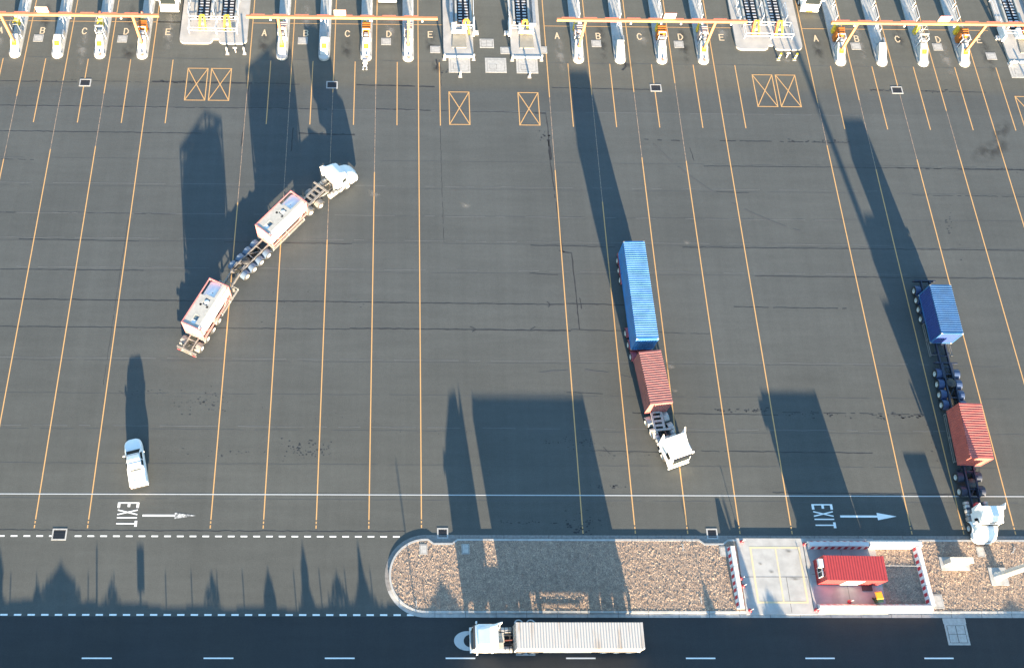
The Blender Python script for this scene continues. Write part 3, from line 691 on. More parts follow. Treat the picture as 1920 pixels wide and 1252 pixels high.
# tank containers
def tank_container(x, y, a, label):
    t = thing('tank_container', label, 'tank container', (x, y, 1.2), R(a), 'tank containers')
    L = 6.06; W2 = 1.219; H = 2.59; g = MB('tank_frame'); b = .13
    for sx in (-1, 1):
        for sy in (-1, 1): g.box(sx * W2 - (b if sx > 0 else 0), sx * W2 + (b if sx < 0 else 0), sy * L / 2 - (b if sy > 0 else 0), sy * L / 2 + (b if sy < 0 else 0), .1, H - .1)
        g.bar((sx * (W2 - .06), -L / 2, .12), (sx * (W2 - .06), L / 2, .12), .12, .16); g.bar((sx * (W2 - .06), -L / 2 + .1, H - .07), (sx * (W2 - .06), L / 2 - .1, H - .07), .1, .1)
        for sy in (-1, 1): g.bar((sx * (W2 - .06), sy * (L / 2 - .1), 1.5), (sx * (W2 - .06), sy * (L / 2 - 1.5), .2), .07)
    for sy in (-1, 1):
        y_ = sy * (L / 2 - .06)
        g.bar((-W2, y_, .12), (W2, y_, .12), .12, .16); g.bar((-W2, y_, H - .07), (W2, y_, H - .07), .12, .12)
        for sx in (-1, 1): g.bar((sx * (W2 - .1), y_, .5), (sx * .45, y_, .14), .09); g.bar((sx * (W2 - .1), y_, H - .5), (sx * .45, y_, H - .12), .09)
    g.build('frame', t)
    z = 1.33; r = 1.19
    g = MB('tank_white')
    def clad(y, q):
        out = []
        for i in range(36):
            a = 2 * PI * i / 36; c_, s_ = math.cos(a), math.sin(a)
            out.append((1.13 * q * math.copysign(abs(c_) ** .62, c_), y, z - .06 + 1.1 * q * math.copysign(abs(s_) ** .62, s_)))
        return out
    g.loft([clad(-2.98, .82), clad(-2.9, .96), clad(-2.8, 1), clad(2.8, 1), clad(2.9, .96), clad(2.98, .82)], smooth=True)
    k = g.build('tank', t)
    MB('steel').lathe([(.0, 0), (.07, 0), (.07, .05), (0, .06)], c=(0, 1.6, z + 1.03), n=12).build('vent_cap', k)
    # walkway with two hatch bays, left half of roof
    zt = H - .1
    g = MB('walkway')
    for x0, x1, y0, y1 in ((-1.08, -.55, -2.9, .9), (.5, .8, -2.9, 2.9), (-.55, .5, -.35, -.1), (-.55, .5, .75, 1.0), (-.55, .5, -1.55, -1.3), (-.55, -.3, -1.3, .75), (.28, .5, -1.3, .75), (-.3, .28, -1.3, -.35), (-.55, .5, -2.9, -2.6), (-.55, -.3, -2.6, -1.55), (.24, .5, -2.6, -1.55), (-.55, .5, 1.0, 1.1)): g.box(x0, x1, y0, y1, zt - .04, zt + .02)
    g.build('walkway', t)
    g = MB('hatch').box(-.4, .38, -.1 + .02, .73, zt - .12, zt - .06); g.cur = 'tank_white'; g.lathe([(.27, 0), (.27, .1), (.2, .15), (0, .17)], c=(-.0, .32, zt - .1), n=16); g.build('manhole', t)
    g = MB('hatch').box(-.36, .3, -2.1, -1.57, zt - .12, zt - .06); g.cur = 'white'; g.box(-.36, .3, -2.58, -2.12, zt - .1, zt - .03); g.build('valve_box', t)
    g = MB('chas_black').box(-.25, .25, -2.99, -2.9, .35, .6); g.cur = 'steel'; g.cyl((0, -3.02, .5), (0, -2.9, .5), .12); g.build('outlet_valve', t)
    return t
tank_container(-20.76, 48.09, -25.7, 'white tank container in a pinkish frame on the rearmost trailer, lower left one')
tank_container(-13.08, 59.77, -39.5, 'white tank container in a pinkish frame just behind the white bonneted cab')

# ------------------------------------------------------------------ wheels, trailers
def wheel_mesh(dual, rimmat='rim'):
    w = .55 if dual else .3; r = .5
    g = MB('tyre')
    if dual:
        for a in (0, .3): g.lathe([(.29, a), (.46, a), (r, a + .05), (r, a + .2), (.46, a + .25), (.29, a + .25)], axis='x', n=20)
    else: g.lathe([(.29, 0), (.46, 0), (r, .05), (r, .25), (.46, .3), (.29, .3)], axis='x', n=20)
    h = MB(rimmat); h.lathe([(0, .03), (.28, .02), (.28, w - .3), (.0, w - .28), (0, w - .14), (.1, w - .14), (.12, w - .08), (.2, w - .12), (.27, w - .04), (.3, w + .005), (.32, w - .02)], axis='x', n=20)
    return g, h
def wheel(parent, side, y, dual=True, z=.5, track=1.25, rim='rim', steer=0):
    w = .55 if dual else .3
    g, h = wheel_mesh(dual, rim)
    o = g.build('wheel', parent, loc=(side * (track - w), y, z)); o.rotation_euler.z = (PI if side < 0 else 0) + steer
    if side < 0: pass
    h.build('rim', o)
    return o
def guard(parent, side, y, mat, r=.6, w=.62, track=1.27, z=.5, a0=15, a1=165):
    g = MB(mat); n = 8; secs = []
    x0 = side * (track - w); x1 = side * track
    P = [(math.cos(R(a0 + (a1 - a0) * i / n)), math.sin(R(a0 + (a1 - a0) * i / n))) for i in range(n + 1)]
    for (c0, s0), (c1, s1) in zip(P[:-1], P[1:]):
        g.add([(x0, y + r * c0, z + r * s0), (x1, y + r * c0, z + r * s0), (x1, y + r * c1, z + r * s1), (x0, y + r * c1, z + r * s1),
               (x0, y + (r + .03) * c0, z + (r + .03) * s0), (x1, y + (r + .03) * c0, z + (r + .03) * s0), (x1, y + (r + .03) * c1, z + (r + .03) * s1), (x0, y + (r + .03) * c1, z + (r + .03) * s1)],
              [[0, 1, 2, 3], [7, 6, 5, 4], [0, 4, 5, 1], [3, 2, 6, 7], [1, 5, 6, 2], [0, 3, 7, 4]])
    return g.build('mudguard', parent)
def skel_trailer(x, y, a, label, y0, y1, axles, mat, gmat, L=6.06, bumper=True, fifth=False, siderail=None, ladder=None, rim='rim', guards=None, narrow=None):
    t = thing('skeletal_trailer', label, 'trailer', (x, y, 0), R(a), 'container trailers')
    g = MB(mat)
    for s in (-1, 1):
        g.box(s * .5 - .07, s * .5 + .07, y0, y1, 1.16, 1.19); g.box(s * .5 - .012, s * .5 + .012, y0, y1, .92, 1.16); g.box(s * .5 - .07, s * .5 + .07, y0, y1, .89, .92)
    n = int((y1 - y0) / 1.3)
    for k in range(n + 1):
        yy = y0 + (y1 - y0) * k / n; g.box(-.48, .48, yy - .05, yy + .05, .97, 1.1)
    for k in range(n):
        ya, yb = y0 + (y1 - y0) * k / n, y0 + (y1 - y0) * (k + 1) / n
        if k % 2 == 0: g.bar((-.45, ya, 1.05), (.45, yb, 1.05), .05)
    g.build('chassis', t)
    for yy in (-L / 2 + .09, L / 2 - .09):
        MB(mat).box(-1.22, 1.22, yy - .1, yy + .1, 1.0, 1.195).build('bolster', t)
    for yy in axles:
        MB('chas_black').cyl((-.8, yy, .5), (.8, yy, .5), .07, n=8).box(-.55, -.45, yy - .35, yy + .35, .55, .85).box(.45, .55, yy - .35, yy + .35, .55, .85).build('axle', t)
        for s in (-1, 1): wheel(t, s, yy, rim=rim); 
    for yy in (guards if guards is not None else axles):
        for s in (-1, 1): guard(t, s, yy, gmat)
    if bumper:
        g = MB(mat).box(-1.2, 1.2, y0 - .1, y0, .55, .75).box(-1.22, 1.22, y0 - .02, y0 + .14, 1.02, 1.14); 
        for s in (-1, 1): g.box(s * .5 - .06, s * .5 + .06, y0 - .08, y0, .7, 1.03)
        g.build('rear_bumper', t)
        for s in (-1, 1): MB('light_red').box(s * .95 - .2, s * .95 + .2, y0 - .125, y0 - .102, .58, .72).build('tail_light', t)
    if fifth:
        MB('chas_black').lathe([(.5, .0), (.5, .05), (0, .06)], c=(0, fifth, 1.2), n=18).box(-.45, .45, fifth - .35, fifth + .35, 1.14, 1.2).build('fifth_wheel', t)
    if siderail:
        a_, b_ = siderail
        for s in (-1, 1):
            g = MB('chas_white' if mat != 'chas_dark' else 'chas_grey')
            for zz in (.55, .85): g.bar((s * 1.2, a_, zz), (s * 1.2, b_, zz), .05)
            for yy in (a_ + .1, (a_ + b_) / 2, b_ - .1): g.bar((s * 1.2, yy, .5), (s * 1.2, yy, .9), .05); g.bar((s * 1.2, yy, .88), (s * .5, yy, 1.0), .04)
            g.build('side_rail', t)
    if ladder:
        a_, b_ = ladder; g = MB('chas_white' if mat in ('chas_white', 'chas_red') else mat); wd = .52
        k = 4; st = (b_ - a_) / (k)
        for s in (-1, 1): g.box(s * wd - .13, s * wd + .13, a_, b_, 1.2, 1.25)
        for i in range(k + 1): yy = a_ + i * st; g.box(-wd + .13, wd - .13, yy - .12, yy + .12, 1.2, 1.25)
        g.box(-1.15, 1.15, b_ - .1, b_ + .12, 1.18, 1.3); g.build('gooseneck', t)
    # landing legs
    for s in (-1, 1): MB(mat).box(s * .75 - .08, s * .75 + .08, y1 - 3.2, y1 - 3.02, .35, 1.0).box(s * .75 - .14, s * .75 + .14, y1 - 3.25, y1 - 2.97, .3, .35).build('landing_leg', t)
    return t
# mid truck
skel_trailer(27.31, 50.07, 181.4, 'red rear trailer under the long blue container', -6.3, 6.1, (-5.6, -4.3, -3.0), 'chas_red', 'guard_red', L=12.19, siderail=None)
skel_trailer(27.94, 39.71, 186, 'red front trailer with a pale gooseneck under the faded red container', -8.0, 3.1, (-6.75, -5.3, -3.85), 'chas_red', 'guard_red', bumper=False, fifth=-5.6, ladder=(3.1, 5.1))
# right truck
skel_trailer(61.19, 47.97, 179.6, 'navy rear trailer under the dark blue container', -5.0, 7.2, (-3.9, -2.7, -1.5, -.3), 'chas_dark', 'guard_navy', siderail=(.4, 4.4))
skel_trailer(61.0, 33.8, 177.9, 'navy front trailer under the bright red container', -8.9, 6.4, (-7.7, -6.45, -5.2, -4.0), 'chas_dark', 'guard_navy', fifth=-6.4, siderail=(-2.9, 2.6))
# tanker
skel_trailer(-20.76, 48.09, -25.7, 'grey rearmost trailer under the lower tank container', -4.9, 7.2, (-3.8, -2.5, -1.25, 0), 'chas_grey', 'chas_grey', siderail=(.7, 4.4), guards=(-3.8, -2.5, 0))
skel_trailer(-13.08, 59.77, -39.5, 'grey front trailer under the upper tank container', -8.2, 6.9, (-3.9, -5.1, -6.3, -7.5), 'chas_grey', 'guard_blue', bumper=False, fifth=-6.3, siderail=(-3.1, 2.4), ladder=(4.0, 6.7))
# white truck
skel_trailer(17.88, 13.12, 90, 'pale trailer under the off-white container on the lower road', -6.2, 5.9, (-5.2, -3.95, -2.7), 'chas_white', 'chas_black', L=12.19, siderail=(-1.5, 3.2))

# ------------------------------------------------------------------ prime movers (local +Y forward, origin under the steer axle)
def ring(y, hw, z0, z1, c=.12, tw=None):
    """cross-section at y: half width hw at the bottom, tw at the top, chamfer c"""
    tw = tw or hw
    return [(-hw, y, z0), (hw, y, z0), (hw, y, (z0 + z1) / 2), (tw, y, z1 - c), (tw - c, y, z1), (-tw + c, y, z1), (-tw, y, z1 - c), (-hw, y, (z0 + z1) / 2)]
def chassis(t, yb, drives, mat='chas_black', gmat='chas_white', tankmat='steel', rim='rim', guards=True, tank_y=(-2.6, -1.2), tank_x=.88):
    g = MB(mat)
    for s in (-1, 1): g.box(s * .43 - .05, s * .43 + .05, yb, 1.0, .75, 1.02)
    for k in range(6): yy = yb + .2 + k * .9; g.box(-.38, .38, yy - .06, yy + .06, .8, .98) if yy < .8 else None
    g.build('chassis', t)
    for yy in drives:
        MB('chas_black').cyl((-.8, yy, .5), (.8, yy, .5), .1, n=8).build('axle', t)
        for s in (-1, 1):
            wheel(t, s, yy, rim=rim)
            if guards: guard(t, s, yy, gmat, a0=25, a1=155)
    for s in (-1, 1): wheel(t, s, 0, dual=False, track=1.22, rim=rim)
    MB('chas_black').box(-.45, .45, sum(drives) / 2 - .4, sum(drives) / 2 + .5, 1.02, 1.12).lathe([(.48, 0), (.48, .05), (0, .06)], c=(0, sum(drives) / 2, 1.12), n=16).build('fifth_wheel', t)
    for s in (-1, 1):
        g = MB(tankmat).cyl((s * tank_x, tank_y[0], .78), (s * tank_x, tank_y[1], .78), .32, n=16); g.cur = 'chas_black'
        for k in (.2, .5, .8): yy = tank_y[0] + (tank_y[1] - tank_y[0]) * k; g.cyl((s * tank_x, yy - .03, .78), (s * tank_x, yy + .03, .78), .335, n=16)
        g.build('fuel_tank', t)
def mirrors(t, y, z, hw, mat='white_cab'):
    for s in (-1, 1):
        MB(mat).box(s * (hw + .22) - .11, s * (hw + .22) + .11, y - .08, y + .06, z - .45, z + .1).bar((s * hw, y - .05, z), (s * (hw + .15), y, z), .05).build('mirror', t)
def cabover(x, y, a, label, drives=(-3.4, -4.75), yb=-5.6, fins=True, gmat='chas_white', plate=False, visor=True, group='white prime movers'):
    t = thing('prime_mover', label, 'truck', (x, y, 0), R(a), group)
    chassis(t, yb, drives, gmat=gmat)
    f = 1.35; r = -.95  # cab front / back
    g = MB('white_cab')
    g.loft([ring(r, 1.2, .95, 2.9, .1), ring(r + .5, 1.22, .95, 2.95, .1), ring(.75, 1.22, .9, 2.95, .12), ring(1.1, 1.2, .7, 2.75, .14, 1.12), ring(f, 1.14, .45, 1.55, .14, 1.08)])
    g.build('cab', t, bevel=.03)
    # windscreen on the sloping front
    g = MB('glass'); g.quad((-1.0, 1.37, 1.6), (1.0, 1.37, 1.6), (.98, 1.15, 2.62), (-.98, 1.15, 2.62)); g.quad((-1.0, 1.33, 1.58), (1.0, 1.33, 1.58), (.98, 1.11, 2.6), (-.98, 1.11, 2.6)); g.build('windscreen', t)
    for s in (-1, 1): MB('glass').add([(s * 1.225, .15, 1.75), (s * 1.225, 1.0, 1.7), (s * 1.225, .85, 2.55), (s * 1.225, .15, 2.6)], [[0, 1, 2, 3]]).build('side_window', t)
    # roof air deflector
    g = MB('white_cab')
    g.loft([ring(r - .05, 1.2, 2.85, 3.75, .1, 1.12), ring(r + .7, 1.08, 2.9, 3.7, .16, .95), ring(.35, .95, 2.9, 3.3, .14, .8), ring(.85, .8, 2.9, 2.98, .03, .72)])
    g.build('roof_deflector', t, bevel=.03)
    if fins:
        for s in (-1, 1):
            MB('white_cab').add([(s * 1.2, r - .35, 1.1), (s * 1.24, r + .05, 1.1), (s * 1.24, r + .05, 3.1), (s * 1.3, r - .5, 3.85), (s * 1.16, r - .35, 1.1), (s * 1.18, r + .05, 1.1), (s * 1.14, r + .05, 3.1), (s * 1.2, r - .5, 3.85)],
                                [[0, 1, 2, 3], [7, 6, 5, 4], [0, 4, 5, 1], [1, 5, 6, 2], [2, 6, 7, 3], [3, 7, 4, 0]]).build('side_fin', t)
    if visor: MB('chas_black').box(-1.08, 1.08, 1.14, 1.34, 2.66, 2.72).build('sun_visor', t)
    MB('white').box(-1.2, 1.2, 1.33, 1.5, .35, .72).build('bumper', t, bevel=.03)
    g = MB('chas_grey'); g.box(-.85, .85, 1.37, 1.39, .8, 1.4)
    for k in range(4): g.box(-.82, .82, 1.39, 1.42, .85 + k * .14, .9 + k * .14)
    g.build('grille', t)
    for s in (-1, 1): MB('rung').box(s * .98 - .16, s * .98 + .16, 1.49, 1.52, .45, .65).build('headlight', t)
    if plate:
        MB('yellow').box(-.45, .45, 1.51, 1.54, .4, .6).build('number_plate', t)
        MB('rung').box(-.42, .42, 1.43, 1.46, .95, 1.3).build('badge_panel', t)
    mirrors(t, .95, 2.3, 1.22)
    for s in (-1, 1): MB('white').box(s * 1.05 - .2, s * 1.05 + .2, -.75, -.55, .5, 1.2).build('step', t)
    g = MB('beige').box(-.95, -.3, -1.75, -1.1, .9, 1.25); g.build('battery_box', t)
    MB('beige').box(-.28, .62, -1.85, -1.05, 1.03, 1.1).build('deck_plate', t)
    MB('brownred').bar((-.1, -1.85, 1.15), (-.05, -2.7, 1.2), .08).build('air_hose', t)
    g = MB('steel')
    for k in range(3): g.cyl((.86, -1.3 - k * .35, .78), (.86, -1.56 - k * .35, .78), .27, n=14)
    g.box(.8, .92, -2.3, -1.25, .76, .8); g.build('air_tank', t)
    MB('steel').cyl((.95, -1.25, .9), (.95, -1.25, 3.0), .09, n=10).build('exhaust_stack', t)
    return t
def conventional(x, y, a, label, drives=(-4.2, -5.6), gmat='chas_grey', chm='chas_black', c0=.1, depth=1.45, bf=1.5, roof=3.7, red=True, tankmat='steel', group='white prime movers'):
    """short-bonnet prime mover; y = 0 at the steer axle, bonnet to +bf"""
    t = thing('prime_mover', label, 'truck', (x, y, 0), R(a), group)
    chassis(t, drives[1] - .6, drives, gmat=gmat, mat=chm, tankmat=tankmat, tank_y=(-2.7, -1.2), tank_x=1.0)
    g = MB('white_cab')
    g.loft([ring(c0 - .1, 1.16, 1.0, 2.06, .14, 1.06), ring(c0 + .35, 1.13, 1.05, 1.98, .18, 1.02), ring(c0 + (bf - c0) * .6, 1.1, .8, 1.78, .24, .94), ring(bf - .22, 1.02, .6, 1.42, .26, .78), ring(bf - .05, .84, .62, 1.2, .22, .6), ring(bf, .6, .7, 1.0, .14, .42)], smooth=True)
    g.build('bonnet', t)
    for s in (-1, 1):
        # front guard: an arch over the steer wheel
        g = MB('white_cab'); n = 8; r0 = .62
        P = [(R(5 + 165 * i / n)) for i in range(n + 1)]
        secs = [[(s * .72, r0 * math.cos(k), .5 + r0 * math.sin(k)), (s * 1.24, r0 * math.cos(k), .5 + r0 * math.sin(k)), (s * 1.22, (r0 + .1) * math.cos(k), .5 + (r0 + .1) * math.sin(k)), (s * .72, (r0 + .22) * math.cos(k), .5 + (r0 + .22) * math.sin(k))] for k in P]
        g.loft(secs, smooth=True); g.build('front_guard', t)
        MB('white_cab').loft([ring(.58, .22, .5, 1.15, .08), ring(bf - .35, .2, .5, 1.05, .1), ring(bf - .22, .12, .55, .9, .08)]).build('guard_nose', t, loc=(s * .98, 0, 0))
        MB('rung').box(s * .96 - .12, s * .96 + .12, bf - .24, bf - .19, .66, .86).build('headlight', t)
    MB('white').prism([(-1.2, bf - .55), (-1.0, bf - .12), (-.6, bf + .1), (.6, bf + .1), (1.0, bf - .12), (1.2, bf - .55)], .32, .62).build('bumper', t, bevel=.04)
    MB('steel').box(-.42, .42, bf, bf + .035, .68, 1.12).build('grille', t)
    c1 = c0 - depth * .55; c2 = c0 - depth
    g = MB('white_cab')
    g.loft([ring(c2, 1.14, 1.3, 2.7, .1), ring(c1, 1.14, 1.3, 2.75, .1), ring(c0 - .15, 1.12, 1.1, 2.72, .12, 1.06), ring(c0 + .02, 1.12, .8, 2.02, .1, 1.02)])
    g.build('cab', t, bevel=.03)
    g = MB('glass'); g.quad((-.92, c0 + .03, 2.09), (.92, c0 + .03, 2.09), (.92, c0 - .16, 2.66), (-.92, c0 - .16, 2.66)); g.build('windscreen', t)
    for s in (-1, 1): MB('glass').add([(s * 1.15, c1, 1.8), (s * 1.16, c0 - .2, 1.75), (s * 1.12, c0 - .28, 2.4), (s * 1.13, c1, 2.45)], [[0, 1, 2, 3]]).build('side_window', t)
    MB('chas_black').box(-1.0, 1.0, c0 - .18, c0 - .1, 2.68, 2.74).build('sun_visor', t)
    g = MB('white_cab')
    g.loft([ring(c2 - .2, 1.24, 2.3, roof, .08, 1.2), ring(c2 + .25, 1.14, 2.6, roof - .02, .14, 1.02), ring(c2 + .8, 1.12, 2.65, roof - .1, .2, .98), ring(c0 - .18, 1.06, 2.68, 3.05, .14, .96)], smooth=False)
    g.build('roof_fairing', t, bevel=.04)
    for s in (-1, 1):
        MB('white_cab').add([(s * 1.18, c2 + .1, 1.7), (s * 1.24, c2 - .38, 1.9), (s * 1.36, c2 - .5, roof + .02), (s * 1.2, c2 + .1, roof - .1), (s * 1.14, c2 + .1, 1.7), (s * 1.18, c2 - .38, 1.9), (s * 1.3, c2 - .5, roof + .02), (s * 1.14, c2 + .1, roof - .1)],
                            [[0, 1, 2, 3], [7, 6, 5, 4], [0, 4, 5, 1], [1, 5, 6, 2], [2, 6, 7, 3], [3, 7, 4, 0]]).build('side_fin', t)
        MB('steel').box(s * 1.05 - .18, s * 1.05 + .18, -1.15, -.75, .4, 1.0).build('step', t, bevel=.02)
        g = MB(gmat).box(s * 1.0 - .22, s * 1.0 + .22, c2 - .75, c2 - .45, .6, 1.15); g.build('tool_box', t, bevel=.05)
    if red: MB('light_red').lathe([(0, 0), (.22, 0), (.22, .5), (0, .52)], c=(.95, c2 - .62, 2.2), n=12).build('air_cleaner', t)
    MB('steel').cyl((.8, c2 - .3, 1.0), (.8, c2 - .3, 3.1), .1, n=10).build('exhaust_stack', t)
    mirrors(t, c0 - .3, 2.3, 1.14)
    return t
cabover(29.72, 32.25, 199.5, 'white flat-nosed cab turning right at the foot of the middle truck', drives=(-2.65, -4.0), yb=-4.7)
cabover(9.05, 13.08, 90, 'white flat-nosed cab of the truck driving left along the lower road', drives=(-3.3, -4.6), yb=-5.3, gmat='chas_black')
conventional(60.85, 24.25, 180.6, 'white bonneted cab with a tall flared fairing at the right, nosing over the kerb', drives=(-3.9, -5.45), gmat='chas_dark', chm='chas_dark')
conventional(-6.5, 66.45, -48.9, 'white bonneted cab turning up and right at the head of the tank trailers', drives=(-4.15, -5.65), red=False, chm='chas_grey', tankmat='chas_white', bf=1.9, c0=.3, depth=1.75)
# vehicles waiting between the islands, cut by the upper edge
cabover(-29.75, 94.15, 180, 'white truck front cut by the upper edge above lane E at the left', visor=False)
cabover(55.2, 95.3, 178, 'white truck front with a yellow number plate cut by the upper edge above lane A', plate=True)
cabover(-1.15, 96.2, 180, 'white truck just touching the upper edge above lane D', visor=False)
# ------------------------------------------------------------------ the white ute
t = thing('utility_vehicle', 'white dual-cab utility with a covered tray driving away up the yard', 'ute', (-27.05, 30.95, 0), R(14.8))
def sec(y, hw, z0, z1, tw=None, c=.08): return ring(y, hw, z0, z1, c, tw)
g = MB('white_cab'); g.loft([sec(-2.62, .9, .4, 1.08), sec(-2.4, .95, .34, 1.1), sec(-1.0, .95, .32, 1.1), sec(1.0, .95, .32, 1.08, .9), sec(1.6, .95, .34, 1.05, .88, .1), sec(2.2, .9, .36, .94, .82, .12), sec(2.5, .76, .38, .84, .68, .12), sec(2.68, .5, .42, .72, .44, .1)], smooth=False); g.build('body', t, bevel=.04)
g = MB('white_cab'); g.loft([sec(-.98, .84, 1.06, 1.66, .7, .08), sec(-.75, .86, 1.06, 1.74, .7, .08), sec(.1, .86, 1.06, 1.78, .68, .08), sec(.62, .85, 1.06, 1.72, .64, .08), sec(1.28, .8, 1.04, 1.1, .76, .02)]); g.build('cabin', t, bevel=.03)
MB('glass').quad((-.74, 1.3, 1.12), (.74, 1.3, 1.12), (.6, .56, 1.765), (-.6, .56, 1.765)).build('windscreen', t)
MB('walkway').box(-.66, .66, -.42, -.36, 1.75, 1.786).build('roof_bar', t)
MB('glass').quad((-.6, -1.0, 1.2), (.6, -1.0, 1.2), (.55, -.98, 1.58), (-.55, -.98, 1.58)).build('rear_window', t)
for s in (-1, 1):
    for a_, b_ in ((-.72, -.12), (-.04, .72)):
        k_ = .2 if b_ > .5 else 0
        MB('glass').add([(s * .872, a_, 1.18), (s * .866, b_ + k_, 1.18), (s * .862, b_ + k_ * .5, 1.42), (s * .872, a_, 1.42), (s * .74, b_ - k_ * .4, 1.66), (s * .745, a_ + .05, 1.68)], [[0, 1, 2, 3], [3, 2, 4, 5]]).build('side_window', t)
    MB('white_cab').box(s * 1.02 - .1, s * 1.02 + .1, .78, .9, 1.08, 1.24).build('mirror', t)
    for yy in (1.65, -1.55): wheel(t, s, yy, dual=False, z=.36, track=.95)
for o in t.children:
    if o.name.startswith('wheel'): o.scale = (.72, .72, .72)
MB('white').box(-.84, .84, -2.45, -1.02, 1.1, 1.16).build('tray_cover', t, bevel=.03)
MB('white_cab').box(-.84, .84, -2.6, -2.48, 1.0, 1.165).build('tailgate', t, bevel=.02)
MB('white_cab').box(-.72, .72, -2.15, -2.05, 1.16, 1.172).build('tray_rail', t)
MB('black').box(-.8, .8, -2.72, -2.6, .4, .58).build('rear_bumper', t)
for s in (-1, 1): MB('light_red').box(s * .8 - .07, s * .8 + .07, -2.66, -2.6, .7, 1.0).build('tail_light', t)

# ------------------------------------------------------------------ lane islands with crash blocks
def pill(hw, y0, y1, n=12):
    P = [(hw * math.cos(PI + PI * i / n), y0 + hw + hw * math.sin(PI + PI * i / n)) for i in range(n + 1)]
    return P + [(hw, y1), (-hw, y1)]
LET = ('A and B', 'B and C', 'C and D', 'D and E')
CONF = {  # module -> per island: (cabinet, cage, yellow unit, sticker, cone)
    0: [(None, 'cage', 1, 'y', 0), (None, None, 0, 'y', 0), (None, 'both', 1, 'y', 1), ('orange', 'frame', 1, 'g', 1)],
    1: [('pinkcab', 'frame', 1, 'y', 0), (None, None, 0, 'y', 0), ('orange', 'frame', 1, 'y', 1), ('pinkcab', 'frame', 0, 'g', 1)],
    2: [('pinkcab', 'frame', 1, None, 1), (None, None, 0, None, 0), ('orange', 'frame', 1, 'g', 1), ('pinkcab', 'frame', 1, 'y', 1)],
    3: [('orange', 'frame', 1, 'y', 0), (None, None, 0, 'g', 0), (None, 'both', 1, 'y', 0), ('orange', 'frame', 1, 'y', 0)]}
